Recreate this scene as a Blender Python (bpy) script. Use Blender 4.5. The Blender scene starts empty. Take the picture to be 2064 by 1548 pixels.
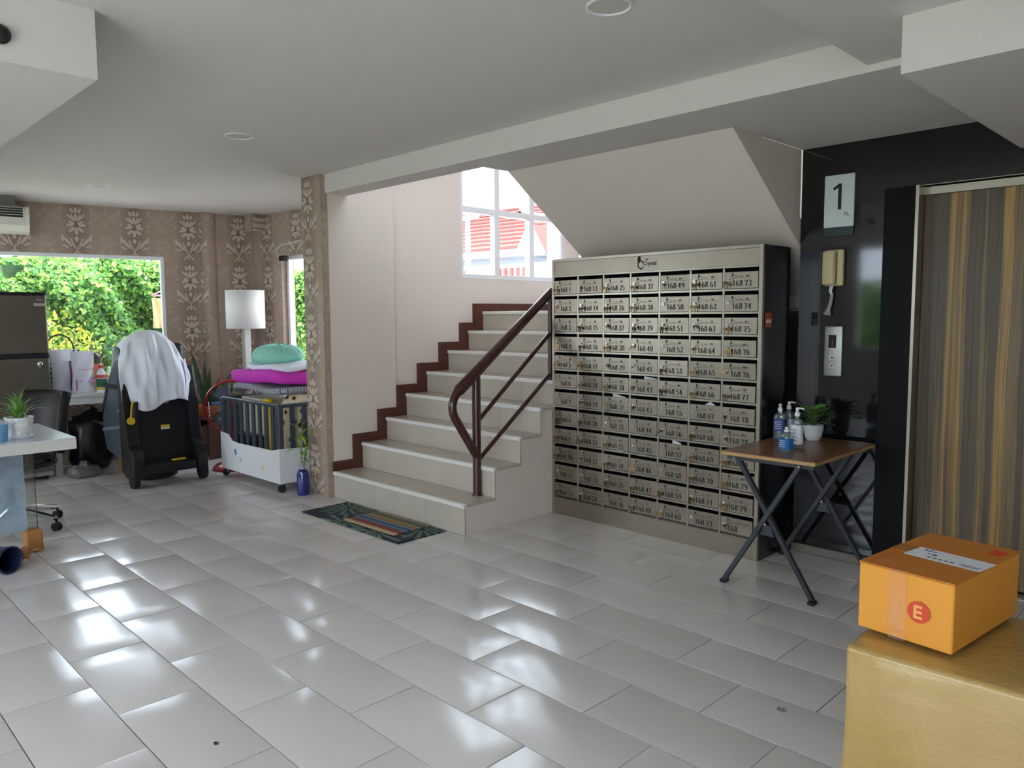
import bpy, bmesh, math, random
import numpy as np
from mathutils import Vector, Matrix
random.seed(7); rng = np.random.default_rng(11)
S = bpy.context.scene
COL = S.collection
PI = math.pi
# ------------------------------------------------------------------ camera
CP = Vector((3.718, -3.2391, 1.44)); YAW, PIT, ROL, FPX = .7899, -.0888, -.0062, 1543.4
fw = Vector((-math.sin(YAW)*math.cos(PIT), math.cos(YAW)*math.cos(PIT), math.sin(PIT)))
rt = Vector((math.cos(YAW), math.sin(YAW), 0)); up = rt.cross(fw)
r2 = rt*math.cos(ROL)+up*math.sin(ROL); u2 = up*math.cos(ROL)-rt*math.sin(ROL)
cd = bpy.data.cameras.new('camera'); cam = bpy.data.objects.new('camera', cd); COL.objects.link(cam)
cd.sensor_width = 36; cd.lens = FPX*36/2064; cd.clip_start = .05; cd.clip_end = 200
cam.matrix_world = Matrix(((r2.x, u2.x, -fw.x, CP.x), (r2.y, u2.y, -fw.y, CP.y), (r2.z, u2.z, -fw.z, CP.z), (0, 0, 0, 1)))
S.camera = cam
def in_view(x, y, z, m=40):
    d = Vector((x, y, z))-CP; k = d.dot(fw)
    if k < .05: return False
    px = 1032+FPX*d.dot(r2)/k; py = 774-FPX*d.dot(u2)/k
    return -m < px < 2064+m and -m < py < 1548+m
# ------------------------------------------------------------------ light: hazy bright day
W = bpy.data.worlds.new('sky'); S.world = W; W.use_nodes = True
bgn = W.node_tree.nodes['Background']; bgn.inputs[0].default_value = (.74, .86, 1.0, 1); bgn.inputs[1].default_value = 6.0
sd = bpy.data.lights.new('sun', 'SUN'); sd.energy = 9.0; sd.angle = math.radians(12); sd.color = (1, .95, .86)
sun = bpy.data.objects.new('sun', sd); COL.objects.link(sun); sun.rotation_euler = (math.radians(9), math.radians(9), 0)
def portal(loc, rot, sx, sy):
    l = bpy.data.lights.new('daylight_portal', 'AREA'); l.shape = 'RECTANGLE'; l.size = sx; l.size_y = sy
    l.cycles.is_portal = True
    o = bpy.data.objects.new('daylight_portal', l); COL.objects.link(o); o.location = loc; o.rotation_euler = rot
vs = S.view_settings; vs.view_transform = 'Standard'; vs.look = 'None'; vs.gamma = 1; vs.use_curve_mapping = False
vs.exposure = 0.74
# ------------------------------------------------------------------ materials
def lin(c): return c/12.92 if c <= .04045 else ((c+.055)/1.055)**2.4
def rgb(r, g, b): return (lin(r/255), lin(g/255), lin(b/255), 1)
class X:
    """a scalar socket with arithmetic"""
    def __init__(s, t, o): s.t = t; s.o = o
    def _m(s, op, *a):
        n = s.t.nodes.new('ShaderNodeMath'); n.operation = op
        for i, v in enumerate((s,)+a):
            if isinstance(v, X): s.t.links.new(v.o, n.inputs[i])
            else: n.inputs[i].default_value = v
        return X(s.t, n.outputs[0])
    def __add__(s, b): return s._m('ADD', b)
    __radd__ = __add__
    def __mul__(s, b): return s._m('MULTIPLY', b)
    __rmul__ = __mul__
    def __sub__(s, b): return s._m('SUBTRACT', b)
    def __rsub__(s, b): return (s*-1.0)+b
    def __truediv__(s, b): return s._m('DIVIDE', b)
    def abs(s): return s._m('ABSOLUTE')
    def floor(s): return s._m('FLOOR')
    def frac(s): return s._m('FRACT')
    def sin(s): return s._m('SINE')
    def cos(s): return s._m('COSINE')
    def sqrt(s): return s._m('SQRT')
    def pow(s, b): return s._m('POWER', b)
    def atan2(s, b): return s._m('ARCTAN2', b)
    def max(s, b): return s._m('MAXIMUM', b)
    def min(s, b): return s._m('MINIMUM', b)
    def lt(s, b): return s._m('LESS_THAN', b)
    def gt(s, b): return s._m('GREATER_THAN', b)
    def clamp(s): return s.max(0.0).min(1.0)
    def step(s, a, b): return ((s-a)/(b-a)).clamp()
class Mat:
    def __init__(s, name):
        s.m = bpy.data.materials.new(name); s.m.use_nodes = True; s.t = s.m.node_tree
        s.p = s.t.nodes['Principled BSDF']
    def node(s, ty, **k):
        n = s.t.nodes.new(ty)
        for a, b in k.items(): setattr(n, a, b)
        return n
    def coord(s, kind='Object'):
        n = s.node('ShaderNodeTexCoord'); return n.outputs[kind]
    def xyz(s, kind='Object'):
        n = s.node('ShaderNodeSeparateXYZ'); s.t.links.new(s.coord(kind), n.inputs[0])
        return [X(s.t, n.outputs[i]) for i in range(3)]
    def vec(s, x, y, z=0.0):
        n = s.node('ShaderNodeCombineXYZ')
        for i, v in enumerate((x, y, z)):
            if isinstance(v, X): s.t.links.new(v.o, n.inputs[i])
            else: n.inputs[i].default_value = v
        return n.outputs[0]
    def noise(s, scale, detail=3, rough=.5, vec=None, kind='Object', dist=0.0):
        n = s.node('ShaderNodeTexNoise'); n.inputs['Scale'].default_value = scale
        n.inputs['Detail'].default_value = detail; n.inputs['Roughness'].default_value = rough; n.inputs['Distortion'].default_value = dist
        s.t.links.new(vec if vec is not None else s.coord(kind), n.inputs['Vector'])
        return X(s.t, n.outputs['Fac'])
    def ramp(s, f, stops, interp='LINEAR'):
        n = s.node('ShaderNodeValToRGB'); n.color_ramp.interpolation = interp
        e = n.color_ramp.elements
        while len(e) < len(stops): e.new(.5)
        for q, (p, c) in zip(e, stops): q.position = p; q.color = c
        s.t.links.new(f.o, n.inputs[0]); return n.outputs[0]
    def mix(s, f, a, b):
        n = s.node('ShaderNodeMix', data_type='RGBA')
        for sock, v in ((n.inputs[0], f), (n.inputs[6], a), (n.inputs[7], b)):
            if isinstance(v, X): s.t.links.new(v.o, sock)
            elif isinstance(v, (tuple, list, float, int)): sock.default_value = v
            else: s.t.links.new(v, sock)
        return n.outputs[2]
    def set(s, name, v):
        i = s.p.inputs[name]
        if isinstance(v, X): s.t.links.new(v.o, i)
        elif isinstance(v, (tuple, list, float, int)): i.default_value = v
        else: s.t.links.new(v, i)
        return s
    def bump(s, h, strength=.2, dist=.01):
        n = s.node('ShaderNodeBump'); n.inputs['Strength'].default_value = strength; n.inputs['Distance'].default_value = dist
        s.t.links.new(h.o, n.inputs['Height']); s.t.links.new(n.outputs[0], s.p.inputs['Normal']); return s
def dk(c, k): return (c[0]*k, c[1]*k, c[2]*k, 1)
MATS = {}
def pm(name, c, rough=.5, metal=0.0, var=.08, scale=8, bump=0, spec=None, trans=0, ior=None, alpha=None, emit=None, coat=0):
    """plain procedural material: base colour broken up by noise"""
    if name in MATS: return MATS[name]
    a = Mat(name); n = a.noise(scale, 4)
    a.set('Base Color', a.mix(n, dk(c, 1-var), dk(c, 1+var))); a.set('Roughness', rough); a.set('Metallic', metal)
    if bump: a.bump(a.noise(scale*6, 3), bump, .005)
    if spec is not None: a.set('Specular IOR Level', spec)
    if trans: a.set('Transmission Weight', trans)
    if ior: a.set('IOR', ior)
    if alpha is not None: a.set('Alpha', alpha)
    if coat: a.set('Coat Weight', coat)
    if emit: a.set('Emission Color', emit[0]); a.set('Emission Strength', emit[1])
    MATS[name] = a.m; return a.m
def glass_mat(name, tint=(1, 1, 1, 1), refl=.08, rough=0.0, haze=None):
    a = Mat(name); t = a.t
    tr = a.node('ShaderNodeBsdfTransparent'); tr.inputs[0].default_value = tint
    gl = a.node('ShaderNodeBsdfGlossy'); gl.inputs['Roughness'].default_value = rough
    lw_ = a.node('ShaderNodeLayerWeight'); fc = (X(t, lw_.outputs['Facing']).pow(5.0)*.9+refl*.5).clamp()
    mx = a.node('ShaderNodeMixShader'); t.links.new(fc.o, mx.inputs[0])
    t.links.new(tr.outputs[0], mx.inputs[1]); t.links.new(gl.outputs[0], mx.inputs[2])
    out = [n for n in t.nodes if n.type == 'OUTPUT_MATERIAL'][0]
    last = mx.outputs[0]
    if haze:
        df = a.node('ShaderNodeBsdfDiffuse'); df.inputs[0].default_value = haze[0]
        m2 = a.node('ShaderNodeMixShader')
        n = a.noise(haze[2] if len(haze) > 2 else 6, 4)
        f = (n*haze[1]*1.4).clamp(); t.links.new(f.o, m2.inputs[0])
        t.links.new(last, m2.inputs[1]); t.links.new(df.outputs[0], m2.inputs[2]); last = m2.outputs[0]
    t.links.new(last, out.inputs[0]); MATS[name] = a.m; return a.m

# ------------------------------------------------------------------ mesh helpers
def add_box(bm, x0, x1, y0, y1, z0, z1, bev=0, seg=1):
    v = [bm.verts.new(p) for p in ((x0, y0, z0), (x1, y0, z0), (x1, y1, z0), (x0, y1, z0), (x0, y0, z1), (x1, y0, z1), (x1, y1, z1), (x0, y1, z1))]
    fs = [bm.faces.new([v[i] for i in q]) for q in ((3, 2, 1, 0), (4, 5, 6, 7), (0, 1, 5, 4), (1, 2, 6, 5), (2, 3, 7, 6), (3, 0, 4, 7))]
    if bev:
        es = list({e for f in fs for e in f.edges})
        bmesh.ops.bevel(bm, geom=es, offset=bev, segments=seg, profile=.5, affect='EDGES')
    return v
def add_prism(bm, pts, axis, a, b, bev=0):
    """polygon pts (2d) extruded along axis from a to b. axis x: pts are (y,z); y: (x,z); z: (x,y)"""
    def mk(p, t): return (t, p[0], p[1]) if axis == 'x' else (p[0], t, p[1]) if axis == 'y' else (p[0], p[1], t)
    A = [bm.verts.new(mk(p, a)) for p in pts]; B = [bm.verts.new(mk(p, b)) for p in pts]
    n = len(pts); fs = [bm.faces.new(A), bm.faces.new(B[::-1])]
    for i in range(n): fs.append(bm.faces.new((A[i], B[i], B[(i+1) % n], A[(i+1) % n])))
    if bev:
        bmesh.ops.bevel(bm, geom=list({e for f in fs for e in f.edges}), offset=bev, segments=2, profile=.5, affect='EDGES')
def frame_at(d):
    d = d.normalized(); u = d.orthogonal().normalized(); return u, d.cross(u)
def add_tube(bm, pts, r, n=10, cap=True, square=False):
    pts = [Vector(p) for p in pts]; rs = r if isinstance(r, (list, tuple)) else [r]*len(pts)
    rings = []; u = None
    for i, p in enumerate(pts):
        d = (pts[min(i+1, len(pts)-1)]-pts[max(i-1, 0)]).normalized()
        if u is None: u, _ = frame_at(d)
        else: u = (u-d*u.dot(d)).normalized()
        w = d.cross(u)
        k = 1
        if 0 < i < len(pts)-1:
            c = (pts[i+1]-p).normalized().dot((p-pts[i-1]).normalized()); k = 1/max(.6, math.sqrt(max(0, (1+c)/2)))
        rings.append([bm.verts.new(p+(u*math.cos(2*PI*j/n+(PI/4 if square else 0))+w*math.sin(2*PI*j/n+(PI/4 if square else 0)))*rs[i]*k) for j in range(n)])
    for A, B in zip(rings, rings[1:]):
        for j in range(n): bm.faces.new((A[j], A[(j+1) % n], B[(j+1) % n], B[j]))
    if cap: bm.faces.new(rings[0][::-1]); bm.faces.new(rings[-1])
def add_cyl(bm, c, r, h, axis='z', n=24, r2_=None):
    c = Vector(c); d = {'x': Vector((1, 0, 0)), 'y': Vector((0, 1, 0)), 'z': Vector((0, 0, 1))}[axis]
    add_tube(bm, [c, c+d*h], [r, r if r2_ is None else r2_], n)
def add_lathe(bm, prof, c=(0, 0, 0), n=28, sx=1, sy=1):
    rings = []
    for r, z in prof:
        if r < 1e-5: rings.append([bm.verts.new((c[0], c[1], c[2]+z))])
        else: rings.append([bm.verts.new((c[0]+sx*r*math.cos(2*PI*j/n), c[1]+sy*r*math.sin(2*PI*j/n), c[2]+z)) for j in range(n)])
    for A, B in zip(rings, rings[1:]):
        for j in range(n):
            k = (j+1) % n
            if len(A) == 1 and len(B) == 1: continue
            if len(A) == 1: bm.faces.new((A[0], B[k], B[j]))
            elif len(B) == 1: bm.faces.new((A[j], A[k], B[0]))
            else: bm.faces.new((A[j], A[k], B[k], B[j]))
def add_blob(bm, c, rx, ry, rz, n=20, m=12, f=None, e=1.0):
    """superellipsoid with optional displacement f(dirvec)->scale"""
    c = Vector(c); rings = []
    def sg(v): return math.copysign(abs(v)**e, v)
    for i in range(m+1):
        ph = -PI/2+PI*i/m
        ring = []
        for j in range(n if 0 < i < m else 1):
            th = 2*PI*j/n; d = Vector((sg(math.cos(ph))*sg(math.cos(th)), sg(math.cos(ph))*sg(math.sin(th)), sg(math.sin(ph))))
            k = f(d) if f else 1
            ring.append(bm.verts.new(c+Vector((d.x*rx*k, d.y*ry*k, d.z*rz*k))))
        rings.append(ring)
    for A, B in zip(rings, rings[1:]):
        for j in range(n):
            k = (j+1) % n
            if len(A) == 1: bm.faces.new((A[0], B[k], B[j]))
            elif len(B) == 1: bm.faces.new((A[j], A[k], B[0]))
            else: bm.faces.new((A[j], A[k], B[k], B[j]))
def add_sheet(bm, f, nu, nv, closed_u=False):
    g = [[bm.verts.new(f(i/nu, j/nv)) for i in range(nu+(0 if closed_u else 1))] for j in range(nv+1)]
    w = len(g[0])
    for j in range(nv):
        for i in range(nu): bm.faces.new((g[j][i], g[j][(i+1) % w], g[j+1][(i+1) % w], g[j+1][i]))
def add_leaf(bm, base, tip, width, nrm, bend=0.0, n=5, prof=None, fold=.15):
    """tapered leaf blade from base to tip, arching by bend along nrm"""
    base, tip, nrm = Vector(base), Vector(tip), Vector(nrm).normalized()
    d = tip-base; s = d.cross(nrm).normalized()
    L = []
    for i in range(n+1):
        t = i/n; p = base+d*t+nrm*bend*math.sin(PI*t)*d.length
        w = width*((prof(t)) if prof else math.sin(PI*min(1, .12+.88*t))**.8)/2
        if i == n: w = width*.02
        L.append((bm.verts.new(p-s*w+nrm*w*fold), bm.verts.new(p), bm.verts.new(p+s*w+nrm*w*fold)))
    for a, b in zip(L, L[1:]):
        bm.faces.new((a[0], a[1], b[1], b[0])); bm.faces.new((a[1], a[2], b[2], b[1]))
def uvproj(bm, fn):
    l = bm.loops.layers.uv.verify()
    for f in bm.faces:
        for lo in f.loops: lo[l].uv = fn(lo.vert.co, f.normal)
def obj(name, bm, mat, parent=None, smooth=False, loc=None, rot=None, solid=0, sub=0, ang=.6, keep=False):
    if not keep: bmesh.ops.recalc_face_normals(bm, faces=bm.faces)
    me = bpy.data.meshes.new(name); bm.to_mesh(me); bm.free()
    for m in (mat if isinstance(mat, (list, tuple)) else [mat]): me.materials.append(m)
    o = bpy.data.objects.new(name, me); COL.objects.link(o)
    if smooth:
        me.polygons.foreach_set('use_smooth', [True]*len(me.polygons))
        if smooth != 'all':
            try: me.set_sharp_from_angle(angle=ang)
            except Exception: pass
    if parent: o.parent = parent
    if loc: o.location = loc
    if rot: o.rotation_euler = rot
    if solid: m = o.modifiers.new('thick', 'SOLIDIFY'); m.thickness = solid; m.offset = 0
    if sub: m = o.modifiers.new('smooth', 'SUBSURF'); m.levels = sub; m.render_levels = sub
    return o
def inst(name, src, parent=None, loc=(0, 0, 0), rot=(0, 0, 0)):
    o = bpy.data.objects.new(name, src); COL.objects.link(o); o.parent = parent; o.location = loc; o.rotation_euler = rot; return o
def tag(o, label, cat, group=None, kind=None):
    o['label'] = label; o['category'] = cat
    if group: o['group'] = group
    if kind: o['kind'] = kind
    return o
def thing(name, label, cat, loc=(0, 0, 0), rz=0, group=None):
    o = bpy.data.objects.new(name, None); COL.objects.link(o); o.empty_display_size = .05
    o.location = loc; o.rotation_euler = (0, 0, rz); return tag(o, label, cat, group)
def struct(o, label=None):
    o['kind'] = 'structure'
    if label: o['label'] = label
    return o
def boxo(name, mat, parent, *d, bev=0, seg=1, **k):
    bm = bmesh.new(); add_box(bm, *d, bev=bev, seg=seg); return obj(name, bm, mat, parent, **k)
def tubeo(name, mat, parent, pts, r, n=10, **k):
    bm = bmesh.new(); add_tube(bm, pts, r, n); k.setdefault('smooth', True); return obj(name, bm, mat, parent, **k)
def latheo(name, mat, parent, prof, c=(0, 0, 0), n=28, **k):
    bm = bmesh.new(); add_lathe(bm, prof, c, n); k.setdefault('smooth', True); return obj(name, bm, mat, parent, **k)
def text_bm(bm, s, size, M, align='LEFT', bold=0.0):
    cu = bpy.data.curves.new('t', 'FONT'); cu.body = s; cu.size = size; cu.align_x = align; cu.fill_mode = 'FRONT'; cu.dimensions = '2D'; cu.resolution_u = 3; cu.offset = bold
    ob = bpy.data.objects.new('t', cu); me = bpy.data.meshes.new_from_object(ob)
    me.transform(M); bm.from_mesh(me)
    bpy.data.objects.remove(ob); bpy.data.meshes.remove(me)
# high-contrast stencil-like numerals drawn with a broad nib
def ell(cx, cy, rx, ry, a0, a1, n=18): return [(cx+rx*math.cos(math.radians(a0+(a1-a0)*i/n)), cy+ry*math.sin(math.radians(a0+(a1-a0)*i/n))) for i in range(n+1)]
GL = {'0': [ell(.28, .5, .21, .49, 0, 360, 28)], '1': [[(.3, 0), (.3, 1)], [(.3, .99), (.12, .84)]],
      '2': [ell(.27, .74, .19, .25, 165, -25)+[(.3, .3), (.08, .06)], [(.07, .04), (.47, .04)], [(.47, .04), (.5, .2)]],
      '3': [ell(.25, .76, .17, .23, 150, -85), ell(.25, .27, .2, .26, 85, -155)],
      '4': [[(.36, 0), (.36, 1)], [(.36, .98), (.05, .3)], [(.05, .3), (.52, .3)]],
      '5': [[(.14, .95), (.46, .95)], [(.14, .95), (.12, .52)], ell(.26, .3, .21, .29, 120, -155)],
      '6': [ell(.45, .42, .38, .57, 92, 185), ell(.28, .3, .2, .29, 0, 360, 26)],
      '7': [[(.06, .95), (.5, .95)], [(.5, .95), (.3, .5), (.24, 0)], [(.06, .95), (.05, .78)]],
      '8': [ell(.28, .76, .16, .23, 0, 360, 24), ell(.28, .27, .2, .26, 0, 360, 24)],
      '9': [ell(.11, .58, .38, .57, -88, 5), ell(.28, .7, .2, .29, 0, 360, 26)]}
def digits_bm(bm, s, h, M, thin=.02, thick=.1):
    x0 = 0
    for ch in s:
        if ch == ' ': x0 += .3*h; continue
        if ch not in GL: text_bm(bm, ch, h*1.35, M@Matrix.Translation((x0, 0, 0))); x0 += .66*h; continue
        for pl in GL[ch]:
            P = []
            for i, p in enumerate(pl):
                a = pl[max(0, i-1)]; b = pl[min(len(pl)-1, i+1)]; dx, dy = b[0]-a[0], b[1]-a[1]; L = math.hypot(dx, dy) or 1
                dx /= L; dy /= L; hw = thin+(thick-thin)*abs(dy)**1.6
                if len(pl) == 2 and abs(dy) < .2: hw = .035
                P.append([bm.verts.new(M@Vector(((p[0]-dy*hw*q)*h+x0, (p[1]+dx*hw*q)*h, 0))) for q in (-1, 1)])
            for a, b in zip(P, P[1:]): bm.faces.new((a[0], a[1], b[1], b[0]))
        x0 += .68*h
    return x0
# ------------------------------------------------------------------ surface materials
M_ceil = pm('ceiling_paint', rgb(214, 208, 202), .8, var=.02, scale=2)
M_wall = pm('warm_white_paint', rgb(226, 213, 203), .75, var=.03, scale=2.5, bump=.03)
M_white = pm('white_paint', rgb(222, 220, 216), .7, var=.03, scale=2)
M_upvc = pm('white_frame_vinyl', rgb(232, 232, 234), .35, var=.02)
M_grout = pm('grey_grout', rgb(92, 88, 84), .85, var=.15, scale=20)
def wallpaper():
    a = Mat('damask_wallpaper'); u, v, _ = a.xyz('UV'); SP, T = .512, .525
    k = (u/(SP/2)).floor(); x = (u-(k+.5)*(SP/2)).abs(); par = (k*.5).frac()*2.0
    y = ((((v-2.34)/T+par*.5+.56).frac()-.56)*T)/1.3; x = x/1.28
    E = [(0, -.042, .013, .03, 0), (.03, -.03, .013, .03, 48), (.04, .004, .03, .013, -8), (.03, .022, .026, .011, 30), (0, .062, .012, .028, 0), (.022, .058, .009, .032, -22), (.043, .066, .008, .03, -42),
         (0, .115, .013, .024, 0), (.026, .11, .011, .022, -22), (.028, -.13, .007, .05, -20), (.062, -.118, .011, .05, -38), (.1, -.085, .016, .036, -18), (.085, -.15, .007, .04, -68), (0, -.098, .014, .02, 0),
         (0, -.2, .006, .055, 0), (.026, -.215, .006, .035, 35), (.05, -.235, .008, .02, 60), (.1, .02, .008, .016, 20), (.105, .13, .008, .022, -30)]
    m = None
    for cx, cy, rx, ry, d in E:
        c, s = math.cos(math.radians(d)), math.sin(math.radians(d)); X_, Y_ = x-cx, y-cy
        p = (X_*c+Y_*s)/rx; q = (Y_*c-X_*s)/ry; w = 1.0-(p*p+q*q)
        m = w if m is None else m.max(w)
    r = (x*x+y*y).sqrt()
    ring = (1.0-((r-.013).abs()/.004)).clamp()
    edge = (m+.9).step(0.0, .8)*(1.0-m.step(-.1, .1))
    lite = (m.step(0.0, .25)-ring).clamp()
    st = 1.0-par; band = ((1.0-x/.1).clamp())*st
    mott = a.noise(5, 4, kind='UV')
    base = a.mix((band*.75+mott*.25).clamp(), rgb(172, 152, 136), rgb(132, 110, 95))
    base = a.mix(edge*st*.45, base, rgb(84, 66, 55))
    col = a.mix(lite*(st*.6+.22), base, rgb(206, 189, 173))
    col = a.mix(ring*st*.8, col, rgb(78, 60, 50))
    a.set('Base Color', col); a.set('Roughness', .42)
    a.set('Specular IOR Level', .4); return a.m
M_paper = wallpaper()
def tile_mat():
    a = Mat('cream_porcelain_tile'); oi = a.node('ShaderNodeObjectInfo'); r = X(a.t, oi.outputs['Random'])
    n = a.noise(3, 5); f = (r*.6+n*.4).clamp()
    a.set('Base Color', a.mix(f, rgb(203, 198, 193), rgb(219, 215, 211)))
    a.set('Roughness', a.noise(5, 3)*.05+.145); a.set('Specular IOR Level', .62); return a.m
M_tile = tile_mat()
def stair_tile_mat():
    a = Mat('beige_stair_tile'); n = a.noise(4, 5)
    a.set('Base Color', a.mix(n, rgb(180, 169, 155), rgb(199, 190, 177))); a.set('Roughness', .22); return a.m
M_stile = stair_tile_mat()
M_nosing = pm('pale_nosing', rgb(226, 222, 216), .35, var=.04, scale=12)
M_skirt = pm('dark_brown_skirting', rgb(84, 44, 32), .35, var=.22, scale=9)
M_granite = pm('polished_black_granite', rgb(22, 22, 25), .06, var=.2, scale=60, spec=.6)
M_jamb = pm('flat_black_jamb', rgb(10, 10, 11), .5, var=.1, spec=.15)
M_basestrip = pm('grey_base_tile', rgb(120, 112, 104), .4, var=.1)
def steel(name, c, rough, sc=(3, 3)):
    a = Mat(name); x, y, z = a.xyz(); n = a.noise(1, 3, vec=a.vec(x*sc[0], y*sc[0], z*sc[1]))
    a.set('Base Color', a.mix(n, dk(c, .88), dk(c, 1.08))); a.set('Metallic', .92); a.set('Roughness', n*.14+rough); return a.m
M_steel = steel('brushed_steel', rgb(158, 148, 134), .26)
M_steelf = steel('bright_steel_frame', rgb(168, 160, 147), .22)
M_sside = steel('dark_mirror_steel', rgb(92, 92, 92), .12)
M_chrome = pm('chrome', rgb(200, 200, 205), .12, metal=1, var=.03)
M_dark = pm('slot_dark', rgb(10, 10, 10), .6)
M_black = pm('black_plastic', rgb(24, 25, 28), .42, var=.15, spec=.4)
M_pane = glass_mat('window_glass')
def zebrano():
    a = Mat('striped_wood_laminate'); x, y, z = a.xyz()
    wob = a.noise(1.2, 3, vec=a.vec(x*2.0, z*.6))
    xx = x+(wob-.5)*.05
    big = a.noise(1, 2, .4, vec=a.vec(xx*9.0, z*.12)); fine = a.noise(1, 5, .65, vec=a.vec(xx*75.0, z*.5))
    f = ((big-.5)*3.4+.5+(fine-.5)*.9).clamp()
    c = a.ramp(f, [(0, rgb(58, 46, 36)), (.2, rgb(100, 82, 62)), (.34, rgb(72, 59, 48)), (.46, rgb(136, 110, 70)), (.54, rgb(104, 86, 64)), (.66, rgb(186, 142, 74)), (.78, rgb(154, 120, 70)), (1, rgb(84, 68, 50))])
    a.set('Base Color', c); a.set('Roughness', .38); return a.m
M_zeb = zebrano()
# ------------------------------------------------------------------ walls
def wall(name, p0, p1, z0, z1, th, mat, openings=(), uoff=0.0, label=None):
    p0, p1 = Vector(p0), Vector(p1); d = (p1-p0); L = d.length; rz = math.atan2(d.y, d.x)
    ss = sorted({0, L}|{min(max(q, 0), L) for o in openings for q in o[:2]}); zs = sorted({z0, z1}|{q for o in openings for q in o[2:4]})
    bm = bmesh.new()
    for a, b in zip(ss, ss[1:]):
        run = None; segs = []
        for c, e in zip(zs, zs[1:]):
            hole = any(o[0] <= a+1e-6 and b <= o[1]+1e-6 and o[2] <= c+1e-6 and e <= o[3]+1e-6 for o in openings)
            if not hole:
                if run and abs(run[1]-c) < 1e-6: run[1] = e
                else: run = [c, e]; segs.append(run)
            else: run = None
        for c, e in segs: add_box(bm, a, b, 0, th, c, e)
    bmesh.ops.recalc_face_normals(bm, faces=bm.faces)
    uvproj(bm, lambda co, n: ((co.x if abs(n.x) < .7 else co.y)-uoff+.128, co.z))
    o = obj(name, bm, mat); o.location = (p0.x, p0.y, 0); o.rotation_euler = (0, 0, rz)
    return struct(o, label), L, rz
CZ = 2.543; LZ = 2.40
A0 = Vector((-4.701, -1.292)); B0 = Vector((-4.32, .75)); dl = (B0-A0).normalized()
L0 = B0-dl*6.4; LL = 6.4
# left wall: big window s from -2.9 to -.93 (measured from the far corner)
WL = (LL-3.1, LL-.925, .78, 2.07)
wall('wall_left', L0, B0, -.05, CZ, .16, M_paper, [WL], uoff=LL-.678, label='damask papered wall around the large garden window')
B1 = Vector((-1.89, .75+.1225*2.43))
LB = (B1-B0).length
WB = (.49, 2.05, .80, 2.09)  # stretch hidden behind the column is added width to brighten the corner ceiling
wall('wall_back', B0, B1, -.05, CZ, .16, M_paper, [WB], uoff=.24, label='damask papered wall with the narrow window behind the lamp')
# pillar: papered front, painted flank towards the stairs
bm = bmesh.new(); add_box(bm, -1.89, -1.608, -.04, .02, 0, CZ)
bmesh.ops.recalc_face_normals(bm, faces=bm.faces); uvproj(bm, lambda co, n: ((co.x if abs(n.x) < .7 else co.y)+1.80+.128, co.z))
struct(obj('wall_column', bm, M_paper), 'damask papered front of the column left of the stairs')
struct(boxo('wall_stair_pier', M_wall, None, -1.89, -1.60, .02, .64, -.05, 4.4), 'pale painted pier beside the lowest stair treads')
SW = (1.42-.64, 2.85-.64, 1.785, 3.05)
wall('wall_stair_left', (-1.635, .64), (-1.635, 3.35), -.05, 4.4, .25, M_wall, [SW], label='pale stairwell wall holding the landing window')
wall('wall_stair_back', (-1.635, 3.35), (1.8, 3.35), -.05, 4.4, .15, M_wall)
wall('wall_stair_right', (1.655, 3.35), (1.655, 1.42), -.05, 4.4, .12, M_wall)
struct(boxo('wall_stair_upper', M_wall, None, -1.9, 1.8, .05, .2, LZ+.2, 4.4))
struct(boxo('ceiling_stairwell', M_ceil, None, -2.0, 1.9, .05, 3.5, 4.4, 4.5))
struct(boxo('wall_stair_outer', M_wall, None, -1.89, -1.80, .64, 1.2, CZ, 4.4))
# black lift wall
DX0, DX1, DZ = 2.304, 3.24, 2.118
wall('wall_lift', (1.66, 1.22), (5.0, 1.22), -.05, LZ+.2, .2, M_granite, [(DX0-1.66, DX1-1.66, -.05, DZ)], label='polished black granite wall around the lift')
struct(boxo('trim_1', M_basestrip, None, 1.66, 2.13, 1.195, 1.22, 0, .05, bev=.004), 'grey base strip under the black granite')
struct(boxo('trim_2', M_jamb, None, 2.131, DX0, 1.208, 1.22, 0, DZ, bev=.002), 'flat black jamb panel left of the lift door')
struct(boxo('trim_3', M_steelf, None, DX0-.012, DX0+.004, 1.204, 1.32, 0, DZ), 'bright metal edge of the lift door frame')
struct(boxo('trim_4', M_steelf, None, DX0, DX1, 1.285, 1.31, DZ-.045, DZ-.005), 'bright metal head strip above the lift door')
dr = bpy.data.objects.new('door_1', None); COL.objects.link(dr); struct(dr, 'lift door in dark striped wood laminate')
dr.location = (DX0, 1.30, 0)
boxo('door_panel', M_zeb, dr, .004, .60, 0, .035, .01, DZ-.045, bev=.003)
boxo('door_panel', M_zeb, dr, .603, DX1-DX0, 0, .035, .01, DZ-.045, bev=.003)
struct(boxo('trim_5', M_steelf, None, DX0, DX1, 1.22, 1.30, -.01, .004), 'metal lift sill')
struct(boxo('wall_lift_shaft', M_jamb, None, 2.0, 3.6, 1.45, 1.6, -.05, 2.6))
# right and entrance side of the lobby (behind the camera)
wall('wall_right', (5.0, 1.22), (5.0, -5.6), -.05, 2.7, .15, M_white)
FO = [(.3, 3.3, .0, 2.3), (3.95, 5.65, .9, 2.4), (7.9, 10.2, .6, 2.4)]  # first opening added out of view for daylight; the others match the reflections
wall('wall_front', (5.0, -5.6), (-5.6, -5.6), -.05, 2.7, .15, M_white, FO)
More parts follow.
